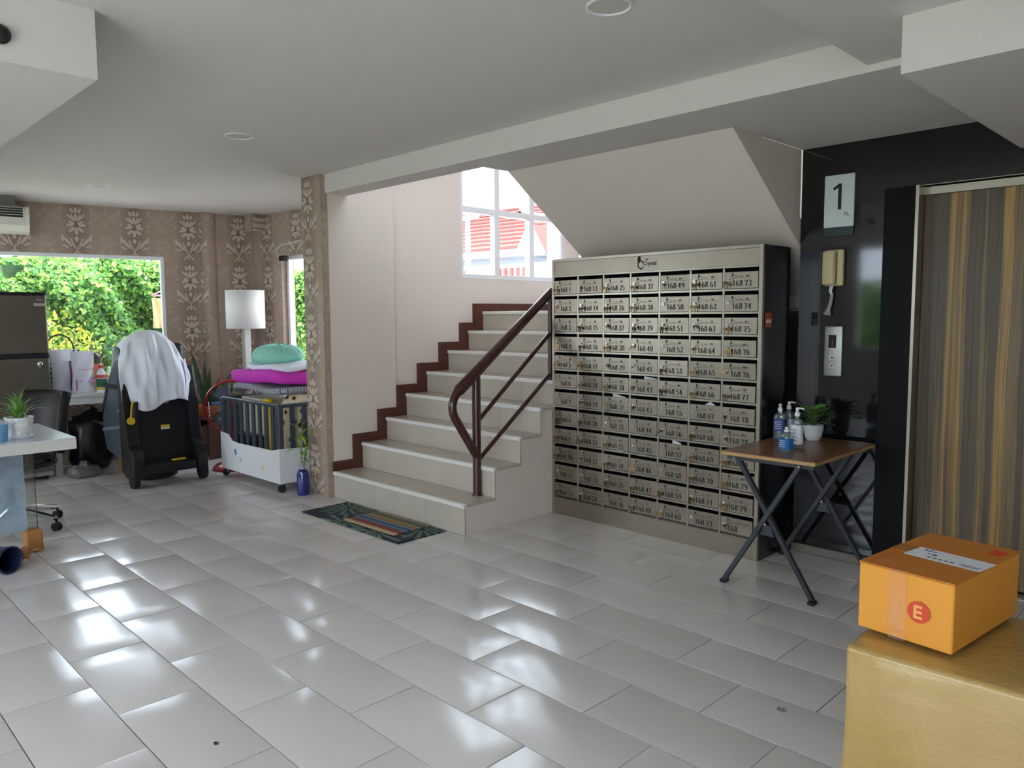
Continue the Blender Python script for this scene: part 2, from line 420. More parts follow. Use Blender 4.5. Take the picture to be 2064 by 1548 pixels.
# ceilings and drops
bm = bmesh.new(); add_box(bm, -5.9, 5.1, -5.7, 0, CZ, CZ+.12); add_box(bm, -5.0, -1.7, 0, 1.2, CZ, CZ+.12)
struct(obj('ceiling', bm, M_ceil), 'plain white painted lobby ceiling')
bm = bmesh.new(); add_box(bm, -1.635, 5.1, 0, .2, LZ, CZ+.12); add_box(bm, 1.655, 5.1, .2, 1.24, LZ, CZ+.12); add_box(bm, 0.0, 1.655, .2, .42, LZ, CZ+.12)
struct(obj('trim_6', bm, M_ceil), 'dropped white beam and low ceiling in front of the stairs and lift')
struct(boxo('trim_7', M_ceil, None, 2.48, 5.0, -2.6, 0, 2.428, CZ), 'shallow dropped ceiling panel right of the beam')
struct(boxo('trim_8', M_ceil, None, 2.757, 5.0, -.44, 1.22, 2.24, 2.43), 'white boxed bulkhead in front of the lift')
struct(boxo('trim_9', M_ceil, None, -3.6, .64, -4.2, -2.287, 2.30, CZ), 'white boxed bulkhead over the reception desk')
# rounded pipe boxing and the small box in the papered corner
nl = Vector((dl.y, -dl.x)); 
def lw(s, off): return B0+dl*s+nl*off
bm = bmesh.new(); c = lw(-.485, -.02); add_cyl(bm, (0, 0, 0), .085, CZ, n=28)
bmesh.ops.recalc_face_normals(bm, faces=bm.faces); uvproj(bm, lambda co, n: (math.atan2(co.y, co.x)*.09+.3, co.z))
o = obj('trim_10', bm, M_paper, smooth=True); o.location = (c.x, c.y, 0); struct(o, 'rounded papered pipe boxing near the corner')
db = (B1-B0).normalized(); nb = Vector((db.y, -db.x))
bm = bmesh.new(); add_box(bm, .02, .21, -.12, 0, 2.36, CZ); bmesh.ops.recalc_face_normals(bm, faces=bm.faces); uvproj(bm, lambda co, n: (co.x-.24+.128, co.z))
o = obj('trim_11', bm, M_paper); o.location = (B0.x, B0.y, 0); o.rotation_euler = (0, 0, math.atan2(db.y, db.x)); struct(o, 'small papered box high in the corner')
# ------------------------------------------------------------------ windows
def window(name, p0, p1, op, cols, rows, fw_, depth, label, th=.16, y0=.02, sash=()):
    p0, p1 = Vector(p0), Vector(p1); d = p1-p0
    w = bpy.data.objects.new(name, None); COL.objects.link(w); w.location = (p0.x, p0.y, 0); w.rotation_euler = (0, 0, math.atan2(d.y, d.x)); struct(w, label)
    s0, s1, z0, z1 = op
    y1 = y0+depth
    for a, b, c, e in ((s0, s0+fw_, z0, z1), (s1-fw_, s1, z0, z1), (s0+fw_, s1-fw_, z0, z0+fw_), (s0+fw_, s1-fw_, z1-fw_, z1)): boxo('window_frame', M_upvc, w, a, b, y0, y1, c, e, bev=.004)
    for c in cols: boxo('mullion', M_upvc, w, c-fw_*.75, c+fw_*.75, y0, y1, z0+fw_, z1-fw_, bev=.004)
    cs = [s0]+list(cols)+[s1]
    for a, b in zip(cs, cs[1:]):
        for r in rows: boxo('transom', M_upvc, w, a+fw_*.75, b-fw_*.75, y0, y1, r-fw_*.6, r+fw_*.6, bev=.004)
    rs = [z0]+list(rows)+[z1]
    for i, (a, b) in enumerate(zip(cs, cs[1:])):
        for j, (c, e) in enumerate(zip(rs, rs[1:])):
            if (i, j) in sash:
                h = bpy.data.objects.new('sash', None)
                bm = bmesh.new(); A, B_ = a+fw_*.8, b-fw_*.8; H = e-c-fw_*1.2
                for q in ((A, A+.035, -H, 0), (B_-.035, B_, -H, 0), (A, B_, -.035, 0), (A, B_, -H, -H+.035)): add_box(bm, q[0], q[1], -.015, .02, q[2], q[3])
                so = obj('sash', bm, M_upvc, w, loc=(0, y1-.02, e-fw_*.6), rot=(math.radians(16), 0, 0))
                boxo('pane', M_pane, so, A+.03, B_-.03, 0, .004, -H+.03, -.03)
                bm = bmesh.new(); add_tube(bm, [((A+B_)/2-.06, -.03, -H+.012), ((A+B_)/2+.06, -.03, -H+.012)], .006, 6); add_tube(bm, [((A+B_)/2, -.05, -H+.0), ((A+B_)/2, -.01, -H+.016)], .008, 6)
                obj('latch', bm, M_upvc, so, smooth=True)
            else: boxo('pane', M_pane, w, a+fw_*.5, b-fw_*.5, y0+depth*.5, y0+depth*.5+.005, c+fw_*.4, e-fw_*.4)
    return w
w = window('window_1', L0, B0, WL, [], [], .035, .07, 'large white framed window onto the green hedge', y0=.0)
w = window('window_2', B0, B1, WB, [], [], .04, .06, 'narrow window beside the papered column, widened out of view for daylight', y0=.06)
w = window('window_3', (-1.635, .64), (-1.635, 3.35), SW, [1.896-.64, 2.375-.64], [2.42], .045, .07, 'white three-bay stair landing window with open top sashes', y0=.015, sash=((0, 1), (2, 1)))
def entrance(name, a, b, z0, z1, n):
    w = bpy.data.objects.new(name, None); COL.objects.link(w); w.location = (5.0, -5.6, 0); w.rotation_euler = (0, 0, PI); struct(w)
    for i in range(n+1):
        x = a+(b-a)*i/n; boxo('window_frame', M_upvc, w, max(a, x-.03), min(b, x+.03), .03, .09, z0, z1)
    for z in (z0, z1-.05): boxo('window_frame', M_upvc, w, a, b, .03, .09, z, z+.05)
    for i in range(n): boxo('pane', M_pane, w, a+(b-a)*i/n, a+(b-a)*(i+1)/n, .055, .06, z0, z1)
for i_, o_ in enumerate(FO): entrance('window_%d' % (4+i_), *o_, 3)
for o_ in FO: portal((5-(o_[0]+o_[1])/2, -5.75, (o_[2]+o_[3])/2), (PI/2, 0, 0), o_[1]-o_[0], o_[3]-o_[2])
pc = L0+dl*((WL[0]+WL[1])/2)-nl*.15; portal((pc.x, pc.y, 1.47), (PI/2, 0, math.atan2(dl.y, dl.x)+PI), WL[1]-WL[0], WL[3]-WL[2])
portal((-1.88, 2.13, 2.47), (PI/2, 0, -PI/2), 1.5, 1.4)
# ------------------------------------------------------------------ floor
fl = boxo('floor', M_grout, None, -6, 5.2, -5.8, 3.5, -.12, -.004); struct(fl, 'cream porcelain tile floor laid in running bond')
U0, V0, TA, TB = .8007, -1.1834, .5992, .3
bm = bmesh.new(); gx, gy = 6, 3; g = .0018
warp = [(0, 0)]
tm = []
for k in range(8):
    bm = bmesh.new(); a_, b_, c_ = [random.uniform(-1, 1) for _ in range(3)]
    def tf(u, v):
        x, y = u-.5, v-.5
        e = max(0, 1-min(.5-abs(x), (.5-abs(y))*.5)/.006)
        return Vector((x*(TA-2*g), y*(TB-2*g), .0012*(a_*(x*x-.08)+b_*(y*y-.08)*.5+c_*x*y)-.0006*e))
    us = [0, .008, .25, .5, .75, .992, 1]; vsx = [0, .016, .5, .984, 1]
    gv = [[bm.verts.new(tf(u, v)) for u in us] for v in vsx]
    for j in range(len(vsx)-1):
        for i in range(len(us)-1): bm.faces.new((gv[j][i], gv[j][i+1], gv[j+1][i+1], gv[j+1][i]))
    rim = [gv[0][i] for i in range(7)]+[gv[j][6] for j in range(1, 5)]+[gv[4][i] for i in range(5, -1, -1)]+[gv[j][0] for j in range(3, 0, -1)]
    low = [bm.verts.new((q.co.x, q.co.y, -.012)) for q in rim]
    for i in range(len(rim)): bm.faces.new((rim[i], rim[(i+1) % len(rim)], low[(i+1) % len(rim)], low[i]))
    bmesh.ops.recalc_face_normals(bm, faces=bm.faces)
    me = bpy.data.meshes.new('floor_tile'); bm.to_mesh(me); bm.free(); me.materials.append(M_tile)
    me.polygons.foreach_set('use_smooth', [True]*len(me.polygons))
    try: me.set_sharp_from_angle(angle=.5)
    except Exception: pass
    tm.append(me)
rest = bmesh.new(); ntile = 0
for j in range(-15, 9):
    v = V0+(j+.5)*TB
    for i in range(-11, 9):
        u = U0+(i+(0 if j % 2 == 0 else .5)+.5)*TA
        hx, hy = TA/2, TB/2
        if u < -5.6 or u > 5.1 or v < -5.6 or v > 1.3: continue
        if v > 0.02 and -1.9 < u+hx*.6 and u+hx < .02: continue           # under the staircase
        vis = any(in_view(u+a*hx, v+b*hy, 0, 10) for a in (-1, 0, 1) for b in (-1, 0, 1))
        if vis and u < 3.9:
            inst('floor_tile', random.choice(tm), fl, (u, v, random.uniform(-.0004, .0004)), (random.gauss(0, .0016), random.gauss(0, .0011), PI*random.randint(0, 1))); ntile += 1
        else: add_box(rest, u-hx+g, u+hx-g, v-hy+g, v+hy-g, -.008, 0)
o = obj('tile_field', rest, M_tile, fl); o['kind'] = 'stuff'
# ------------------------------------------------------------------ staircase
ST = thing('staircase', 'beige tiled flight of steps rising to the window landing', 'staircase')
SY = [0, .2747, .5216, .7307, .9605, 1.2061, 1.4519, 1.6353]; SZ = [.2073, .4104, .5934, .78, .9567, 1.1326, 1.3046, 1.4797]
SX0, SX1 = -1.58, 0.0
pr = [(.012, 0), (.012, SZ[0]-.02)]
for k in range(1, 8): pr += [(SY[k]+.012, SZ[k-1]-.02), (SY[k]+.012, SZ[k]-.02)]
pr += [(3.35, SZ[7]-.02), (3.35, SZ[7]-.18), (1.75, SZ[7]-.18), (1.4, .9), (1.3, 0)]
bm = bmesh.new(); add_prism(bm, pr, 'x', SX0-.02, SX1-.004); obj('stair_body', bm, M_wall, ST)
jx = [SX0, -1.02, -.42, SX1]
for k in range(8):
    y = SY[k]; z0 = SZ[k-1] if k else .001; z1 = SZ[k]; y2 = SY[k+1] if k < 7 else 2.6
    off = .0 if k % 2 else .0
    for a, b in zip(jx, jx[1:]):
        boxo('riser_tile', M_stile, ST, a+.0008, b-.0008, y, y+.012, z0, z1-.02, bev=.001)
        boxo('tread_tile', M_stile, ST, a+.0008, b-.0008, y-.002, y2, z1-.02, z1, bev=.001)
    boxo('nosing', M_nosing, ST, SX0, SX1+.004, y-.012, y+.018, z1-.024, z1+.003, bev=.003)
    # stepped skirting along the wall
    w = .085; t0 = -1.600 if y < .6 else -1.634; t1 = SX0+.001
    if k: 
        bm = bmesh.new(); add_prism(bm, [(y-w, SZ[k-1]), (y, SZ[k-1]), (y, z1), (y-w, z1+w*.9)], 'x', t0, t1); obj('skirting_piece', bm, M_skirt, ST)
    bm = bmesh.new(); add_prism(bm, [(y-(w if k else 0), z1+w*.9), (y, z1), (y2, z1), (y2-(w if k < 7 else 0), z1+w*.9)], 'x', t0, t1-.002); obj('skirting_piece', bm, M_skirt, ST)
boxo('landing_slab', M_stile, ST, -1.634, 1.654, 2.6, 3.345, SZ[7]-.02, SZ[7]); boxo('landing_slab', M_stile, ST, SX1, 1.654, 1.64, 2.6, SZ[7]-.02, SZ[7])
bm = bmesh.new(); add_prism(bm, [(.42, LZ), (1.215, 1.85), (1.645, 1.56), (1.645, SZ[7]-.02), (1.9, SZ[7]-.02), (.42, CZ+.12)], 'x', 0.0, 1.653); obj('upper_flight', bm, M_wall, ST)
bm = bmesh.new(); add_prism(bm, [(.42, LZ-.001), (1.215, 1.852), (1.215, LZ-.001)], 'x', 1.60, 1.6535); obj('flight_side', bm, M_wall, ST)
# groove line on the stairwell wall
boxo('wall_ledge', M_wall, ST, -1.634, -1.618, .64, 1.46, .7, 1.468)
# handrail
HR = thing('stair_handrail', 'dark maroon tubular handrail at the foot of the stairs', 'handrail', (-.15, .25, SZ[0]))
M_rail = pm('maroon_gloss_paint', rgb(66, 30, 30), .25, var=.12, scale=14, coat=.3)
def HZ(y, z): return (0, y-.25, z-SZ[0])
tubeo('post', M_rail, HR, [HZ(.25, SZ[0]), HZ(.25, 1.055)], .03, 16)
bm = bmesh.new(); add_cyl(bm, (0, 0, 0), .036, .008); obj('base_ring', bm, M_rail, HR)
pts = [HZ(1.02, 1.622), HZ(.1, .95)]
for i in range(7):
    t = i/6; a = Vector(HZ(.1, .95)); b = Vector(HZ(.0, .87)); c = Vector(HZ(.055, .765)); p = a*(1-t)**2+b*2*t*(1-t)+c*t*t; pts.append(tuple(p))
pts += [HZ(.25, .475)]
tubeo('top_rail', M_rail, HR, pts, .029, 16)
tubeo('lower_rail', M_rail, HR, [HZ(.25, .712), HZ(1.02, 1.328)], .016, 12)
tubeo('lower_rail', M_rail, HR, [HZ(.25, .44), HZ(1.02, 1.022)], .016, 12)
tubeo('post', M_rail, HR, [HZ(1.0, SZ[4]-.0), HZ(1.0, 1.60)], .018, 12)
# ------------------------------------------------------------------ outside: hedge, shrub, terrace of houses
M_ground = pm('pale_bounce_ground', rgb(206, 204, 200), .9, var=.3, scale=1.5)  # pale paving made up to bounce daylight up onto the ceiling
g_ = boxo('ground', M_ground, None, -60, 40, -30, 60, -.3, -.125); struct(g_)
def leaf_mat(name, cols, tr=.35):
    a = Mat(name); gi = a.node('ShaderNodeNewGeometry'); r = X(a.t, gi.outputs['Random Per Island'])
    c = a.ramp(r, [(i/(len(cols)-1), q) for i, q in enumerate(cols)])
    d = a.node('ShaderNodeBsdfDiffuse'); t = a.node('ShaderNodeBsdfTranslucent'); mx = a.node('ShaderNodeMixShader'); mx.inputs[0].default_value = tr
    a.t.links.new(c, d.inputs[0]); a.t.links.new(c, t.inputs[0]); a.t.links.new(d.outputs[0], mx.inputs[1]); a.t.links.new(t.outputs[0], mx.inputs[2])
    gl = a.node('ShaderNodeBsdfGlossy'); gl.inputs['Roughness'].default_value = .4; m3 = a.node('ShaderNodeMixShader'); m3.inputs[0].default_value = .02
    a.t.links.new(mx.outputs[0], m3.inputs[1]); a.t.links.new(gl.outputs[0], m3.inputs[2])
    a.t.links.new(m3.outputs[0], [n for n in a.t.nodes if n.type == 'OUTPUT_MATERIAL'][0].inputs[0]); MATS[name] = a.m; return a.m
M_hedge = leaf_mat('hedge_leaves', [rgb(46, 88, 46), rgb(74, 122, 58), rgb(98, 150, 66), rgb(130, 178, 78), rgb(160, 196, 96)])
M_croton = leaf_mat('croton_leaves', [rgb(110, 150, 50), rgb(150, 182, 60), rgb(188, 200, 70), rgb(214, 196, 70), rgb(130, 172, 76)])
M_core = pm('hedge_core', rgb(44, 74, 40), .9, var=.3, scale=4)
def leaves_mesh(name, P, N, size, mat, parent=None, long=1.7):
    n = len(P); N = N/np.linalg.norm(N, axis=1)[:, None]
    a = rng.normal(size=(n, 3)); a -= (a*N).sum(1)[:, None]*N; a /= np.linalg.norm(a, axis=1)[:, None]; b = np.cross(N, a)
    s = size*rng.uniform(.6, 1.3, n)[:, None]
    V = np.empty((n, 4, 3)); V[:, 0] = P-a*s*long/2; V[:, 1] = P+b*s/2+N*s*.1; V[:, 2] = P+a*s*long/2-N*s*.15; V[:, 3] = P-b*s/2+N*s*.1
    me = bpy.data.meshes.new(name); me.vertices.add(n*4); me.vertices.foreach_set('co', V.reshape(-1))
    me.loops.add(n*4); me.loops.foreach_set('vertex_index', np.arange(n*4, dtype=np.int32)); me.polygons.add(n)
    me.polygons.foreach_set('loop_start', np.arange(0, n*4, 4, dtype=np.int32)); me.polygons.foreach_set('loop_total', np.full(n, 4, dtype=np.int32))
    me.update(calc_edges=True); me.materials.append(mat)
    o = bpy.data.objects.new(name, me); COL.objects.link(o); o.parent = parent; return o
def lump(u, z, k): return .16*np.sin(u*2.3+k)+.12*np.sin(u*5.1+z*3.2+k*2)+.1*np.sin(z*4.7-u*1.7+k)+.07*np.sin(u*11+z*9)
def hedge(name, label, p0, p1, top, n, size, dep=.7, k=0.0):
    """clipped hedge whose leafy face looks to the right of p0->p1"""
    p0, p1 = np.array(p0, float), np.array(p1, float); L = np.linalg.norm(p1-p0); d = (p1-p0)/L; nr = np.array([d[1], -d[0]])
    h = thing(name, label, 'hedge', (p0[0], p0[1], -.12))
    u = rng.uniform(0, L, n); z = rng.uniform(0, 1, n)**.8*(top+.12)
    zt = top+.12+.12*np.sin(u*3.1+k)+.08*np.sin(u*7.3)
    off = lump(u, z, k)-np.abs(rng.normal(0, .1, n))-np.clip((z-zt+.35)/.35, 0, 1)**2*.35
    z = np.minimum(z, zt+rng.normal(0, .05, n))
    P = np.stack([d[0]*u+nr[0]*off, d[1]*u+nr[1]*off, z], 1)
    N = np.stack([np.full(n, nr[0]), np.full(n, nr[1]), np.full(n, .55)], 1)+rng.normal(0, .55, (n, 3))
    o = leaves_mesh('foliage', P, N, size, M_hedge, h); o['kind'] = 'stuff'
    bm = bmesh.new(); m = 40
    def f(s, t): 
        zz = t*(top-.05); o2 = float(lump(s*L, zz, k))-.2; return Vector((d[0]*s*L+nr[0]*o2, d[1]*s*L+nr[1]*o2, zz))
    add_sheet(bm, f, m, 10); add_sheet(bm, lambda s, t: Vector((d[0]*s*L-nr[0]*dep*t+nr[0]*(float(lump(s*L, top-.05, k))-.2)*(1-t), d[1]*s*L-nr[1]*dep*t+nr[1]*(float(lump(s*L, top-.05, k))-.2)*(1-t), (top-.05))), m, 2)
    obj('hedge_core', bm, M_core, h, smooth=True); return h
hedge('garden_hedge', 'tall clipped green hedge outside the large window', (-7.3, -4.2), (-7.3, 1.2), 2.28, 30000, .055)
hedge('garden_hedge', 'green hedge seen through the narrow window beside the column', (-8.2, 1.9), (-4.0, 2.7), 2.1, 15000, .055, k=2.0)
hedge('garden_hedge', 'green hedge across the drive in front of the lobby entrance', (5.5, -10.4), (-8.0, -10.4), 2.1, 12000, .09, k=4.0).rotation_euler = (0, 0, 0)
cr = thing('croton_shrub', 'yellow-green croton shrub in front of the hedge', 'shrub', (-6.0, -.75, -.12))
n = 1500; P = []; N = []
stems = [(rng.normal(0, .28), rng.normal(0, .42), 1.05+.65*rng.random()) for _ in range(34)]
bm = bmesh.new()
for x, y, z in stems:
    z *= 1-.5*min(1, abs(y)/.9)
    add_tube(bm, [(x*.2, y*.25, 0), (x*.7, y*.8, z*.6), (x, y, z)], [.014, .01, .004], 5)
    for q in range(80):
        t = .35+.7*q/80; P.append((x*t+rng.normal(0, .05), y*t+rng.normal(0, .06), z*t+rng.normal(0, .04))); N.append((.7+rng.normal(0, .5), rng.normal(0, .6), .5+rng.normal(0, .4)))
obj('branches', bm, pm('twig_bark', rgb(120, 105, 80), .8), cr)
o = leaves_mesh('foliage', np.array(P), np.array(N), .036, M_croton, cr, long=2.2); o['kind'] = 'stuff'
# clothes drying on the fence, seen at the window edge
cl = thing('hanging_laundry', 'small yellow and blue garments hanging outside the large window', 'laundry', (-5.6, .22, 1.2))
bm = bmesh.new(); add_tube(bm, [(0, -.12, .5), (0, 0, .56), (0, .12, .5), (0, -.12, .5)], .008, 6); add_tube(bm, [(0, 0, .56), (0, 0, .66)], .006, 6); obj('hanger', bm, pm('pink_plastic', rgb(220, 130, 150), .5), cl)
def garment(nm, c, y0, y1, z0, z1):
    bm = bmesh.new(); add_sheet(bm, lambda u, v: Vector((.02*math.sin(u*9+v*3), y0+(y1-y0)*u, z0+(z1-z0)*v)), 10, 8); obj(nm, bm, pm(nm+'_cloth', c, .85), cl, smooth='all', solid=.006)
garment('yellow_garment', rgb(232, 206, 150), -.12, .05, .12, .47); garment('blue_garment', rgb(120, 170, 210), .0, .13, .0, .4)
# terrace of red-roofed houses across the lane
hA = Vector((-14.0, 12.42)); 
def unproj_z(px, py, z):
    d = fw+r2*((px-1032)/FPX)-u2*((py-774)/FPX); t = (z-CP.z)/d.z; return CP+d*t
e0 = unproj_z(941, 514, 3.3); e1 = unproj_z(1130, 499, 3.3)
dh = Vector((e1.x-e0.x, e1.y-e0.y)).normalized()
M_hw = pm('house_wall', rgb(170, 176, 184), .8, var=.05); M_roof = pm('red_roof_tile', rgb(122, 50, 42), .7, var=.2, scale=3); M_bldg = pm('grey_concrete', rgb(150, 150, 150), .9, var=.15, scale=.6)
M_hglass = pm('house_window_glass', rgb(70, 92, 120), .15); M_ridge = pm('pale_trim', rgb(190, 190, 192), .6)
TH = thing('terrace_house', 'white terrace with red tiled roof seen through the stair window', 'house', (e0.x, e0.y, 0), math.atan2(dh.y, dh.x))
x0, x1 = -6.0, 9.0
boxo('wall', M_hw, TH, x0, x1, .5, 6, -.1, 3.25)
bm = bmesh.new(); add_prism(bm, [(0, 3.3), (3.2, 5.05), (3.2, 5.15), (-.05, 3.4)], 'x', x0, x1); add_prism(bm, [(3.2, 5.05), (6.4, 3.3), (6.45, 3.4), (3.2, 5.15)], 'x', x0, x1); rf = obj('roof', bm, M_roof, TH)
bm = bmesh.new()
nrow = 11
for r in range(nrow):
    t = r/nrow; add_box(bm, x0, x1, 3.2*t-.05, 3.2*t+.04, 3.40+1.75*t, 3.455+1.75*t)
obj('tile_course', bm, M_roof, rf)
boxo('fascia', M_ridge, TH, x0, x1, -.12, .02, 3.15, 3.36)
boxo('canopy', M_ridge, TH, x0, x1, -1.1, .5, 2.72, 2.84)
for i, x in enumerate((-5, -2.6, -.2, 2.2, 4.6, 7)):
    wd = boxo('window', M_ridge, TH, x, x+1.3, .44, .5, .9, 2.4); boxo('pane', M_hglass, wd, x+.07, x+1.23, .42, .45, .97, 2.33)
    bm = bmesh.new()
    for q in range(8): add_box(bm, x+.1+q*.15, x+.12+q*.15, .38, .4, .9, 2.4)
    obj('window_grille', bm, M_ridge, wd)
    dd = boxo('door', M_hglass, TH, x+1.5, x+2.2, .44, .5, 0, 2.3)
    bm = bmesh.new()
    for q in range(6): add_box(bm, x+.1+q*.22, x+.2+q*.22, -1.15, -1.1, 2.45, 2.74)
    obj('awning', bm, M_roof, TH)
bm = bmesh.new(); add_prism(bm, [(-.32, 3.1), (.32, 3.1), (.32, 3.3), (0, 3.85), (-.32, 3.3)], 'y', -.5, .6); gy = obj('gable_wall', bm, M_hw, TH, loc=(2.9, 0, 0))
bm = bmesh.new(); add_prism(bm, [(-.5, 3.15), (-.44, 3.1), (0, 3.86), (.44, 3.1), (.5, 3.15), (0, 3.98)], 'y', -.55, -.4); obj('gable_trim', bm, M_ridge, gy)
bm = bmesh.new(); add_prism(bm, [(-.5, 3.15), (0, 3.96), (.5, 3.15)], 'y', -.4, 1.4); obj('gable_roof', bm, M_roof, gy)
bm = bmesh.new(); add_cyl(bm, (0, -.53, 3.42), .09, .04, 'y', 16); obj('gable_vent', bm, M_roof, gy)
bm = bmesh.new(); add_tube(bm, [(0, 0, 0), (0, 0, 4.6)], [.09, .06], 8); add_box(bm, -.4, .4, -.05, .05, 4.1, 4.2)
pl = tag(obj('utility_pole', bm, pm('pole_concrete', rgb(190, 185, 178), .9)), 'grey concrete utility pole in front of the red roof', 'pole'); pl.location = TH.location+Vector((dh.x*2.2+dh.y*2.2, dh.y*2.2-dh.x*2.2, -.12))
AB = thing('apartment_block', 'grey concrete block rising behind the red roof', 'building', TH.location, TH.rotation_euler.z)
boxo('wall', M_bldg, AB, -8, 10, 9, 16, -.1, 6.2)
bm = bmesh.new(); add_box(bm, -8.5, 10.5, 8.2, 16.5, 6.2, 6.45); obj('roof', bm, M_hw, AB)
for i in range(8): wd = boxo('window', M_hglass, AB, -7.5+i*2.2, -6.2+i*2.2, 8.93, 9, 4.7, 5.9)
tag(boxo('tarpaulin', pm('blue_tarp', rgb(60, 160, 205), .5), None, -.6, 1.6, 8.2, 8.8, 4.9, 5.6, bev=.1), 'bright blue tarpaulin below the grey block', 'tarpaulin')
tp = bpy.data.objects['tarpaulin']; tp.location = TH.location; tp.rotation_euler = TH.rotation_euler
# ------------------------------------------------------------------ mailbox cabinet
MB = thing('mailbox_cabinet', 'tall brushed steel bank of numbered mailboxes under the stairs', 'mailbox cabinet', (0, .867, 0), math.atan2(-.0152, 1.62))
MW, MH, MD = 1.62, 1.837, .32
M_ink = pm('black_print', rgb(26, 24, 22), .6, var=.1)
M_brass = pm('brass_key', rgb(120, 92, 58), .35, metal=.8, var=.25, scale=30)
M_lock = pm('lock_chrome', rgb(205, 200, 190), .2, metal=1, var=.05)
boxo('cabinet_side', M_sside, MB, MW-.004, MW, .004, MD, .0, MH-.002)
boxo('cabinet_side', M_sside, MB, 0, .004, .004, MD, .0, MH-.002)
boxo('cabinet_top', M_steelf, MB, .004, MW-.004, .004, MD, MH-.006, MH-.002)
boxo('back_panel', M_dark, MB, .004, MW-.004, MD-.006, MD, .0, MH-.006)
for a, b, c, e in ((-.002, .02, 0, MH), (MW-.024, MW+.002, 0, MH), (.02, MW-.024, MH-.02, MH), (.02, MW-.024, 1.709, 1.722)): boxo('frame_bar', M_steelf, MB, a, b, -.012, .012, c, e, bev=.002)
boxo('header_panel', M_steel, MB, .02, MW-.024, -.004, .006, 1.722, MH-.02)
PLH = .121
boxo('plinth_panel', M_steel, MB, .02, MW-.024, -.006, .006, 0.0, PLH)
CX0, CXP, CWD = .0215, .2261, .2125
RP, RT = .1323, 1.7085
for c in range(6): boxo('column_bar', M_steelf, MB, CX0+(c+1)*CXP-.0135, CX0+(c+1)*CXP, -.008, .006, PLH, 1.709, bev=.0015)
for r in range(11):
    z = RT-(r+1)*RP; boxo('row_bar', M_steelf, MB, .02, MW-.024, -.006, .004, z, z+.0115)
for c in range(6): boxo('partition', M_steel, MB, CX0+(c+1)*CXP-.008, CX0+(c+1)*CXP-.005, .006, MD-.006, PLH, 1.709)
for r in range(12): boxo('shelf', M_steel, MB, .004, MW-.004, .006, MD-.006, RT-(r+1)*RP+.002, RT-(r+1)*RP+.005)
R90 = Matrix.Rotation(PI/2, 4, 'X')
def emblem_bm(bm, h, M, thin=.05):
    """hexagonal open C with a small crystal rising at its top left"""
    for pl in ([(.62, .5), (.38, .66), (.12, .5), (.12, .2), (.4, .0), (.62, .14)], [(.12, .5), (.1, .84), (.22, 1.0), (.32, .86), (.27, .6)], [(.21, .62), (.22, .98)]):
        for a, b in zip(pl, pl[1:]):
            dx, dy = b[0]-a[0], b[1]-a[1]; L = math.hypot(dx, dy); nx, ny = -dy/L*thin, dx/L*thin
            bm.faces.new([bm.verts.new(M@Vector((p[0]*h, p[1]*h, 0))) for p in ((a[0]-nx, a[1]-ny), (b[0]-nx, b[1]-ny), (b[0]+nx, b[1]+ny), (a[0]+nx, a[1]+ny))])
bm = bmesh.new(); M0 = Matrix.Translation((.74, -.0055, 1.734))@R90
emblem_bm(bm, .082, M0); text_bm(bm, 'THE', .017, Matrix.Translation((.80, -.0055, 1.787))@R90); text_bm(bm, 'Crystal', .036, Matrix.Translation((.788, -.0055, 1.757))@R90, bold=.0006)
obj('header_print', bm, M_ink, MB, keep=True)
dm = bmesh.new(); add_box(dm, 0, CWD-.002, -.0045, .0045, 0, .096, bev=.0012); dme = bpy.data.meshes.new('mailbox_door'); dm.to_mesh(dme); dm.free(); dme.materials.append(M_steel)
lm = bmesh.new(); add_cyl(lm, (0, 0, 0), .0095, -.008, 'y', 14); add_cyl(lm, (0, -.008, 0), .006, -.006, 'y', 12); add_box(lm, -.0012, .0012, -.02, -.014, -.004, .004); bmesh.ops.recalc_face_normals(lm, faces=lm.faces)
lme = bpy.data.meshes.new('lock'); lm.to_mesh(lme); lm.free(); lme.materials.append(M_lock)
km = bmesh.new(); add_tube(km, [(0.012*math.cos(t), -.001, -.006+.012*math.sin(t)) for t in [i*PI/6 for i in range(13)]], .0009, 5, cap=False)
for sx_ in (-.013, .011):
    add_cyl(km, (sx_, -.003, -.022), .0105, .003, 'y', 12); add_box(km, sx_-.0028, sx_+.0028, -.0025, 0, -.052, -.03)
bmesh.ops.recalc_face_normals(km, faces=km.faces); kme = bpy.data.meshes.new('key_pair'); km.to_mesh(kme); km.free(); kme.materials.append(M_brass)
k1 = bmesh.new(); add_cyl(k1, (0, -.003, -.012), .0105, .003, 'y', 12); add_box(k1, -.0028, .0028, -.0025, 0, -.042, -.02); bmesh.ops.recalc_face_normals(k1, faces=k1.faces)
k1me = bpy.data.meshes.new('key'); k1.to_mesh(k1me); k1.free(); k1me.materials.append(M_brass)
lastn = ['73', '74', '75', '76', '76', '77', '78', '78', '79', '79', '79', '']
lastr = ['801', '802', '803', '804A', '804B', '805', '806A', '806B', '807A', '807B', '807C', 'Corporate']
nokey = {(0, 2), (0, 5), (0, 6), (1, 10), (4, 6), (5, 6), (3, 7), (2, 7), (4, 8), (0, 10), (5, 11)}
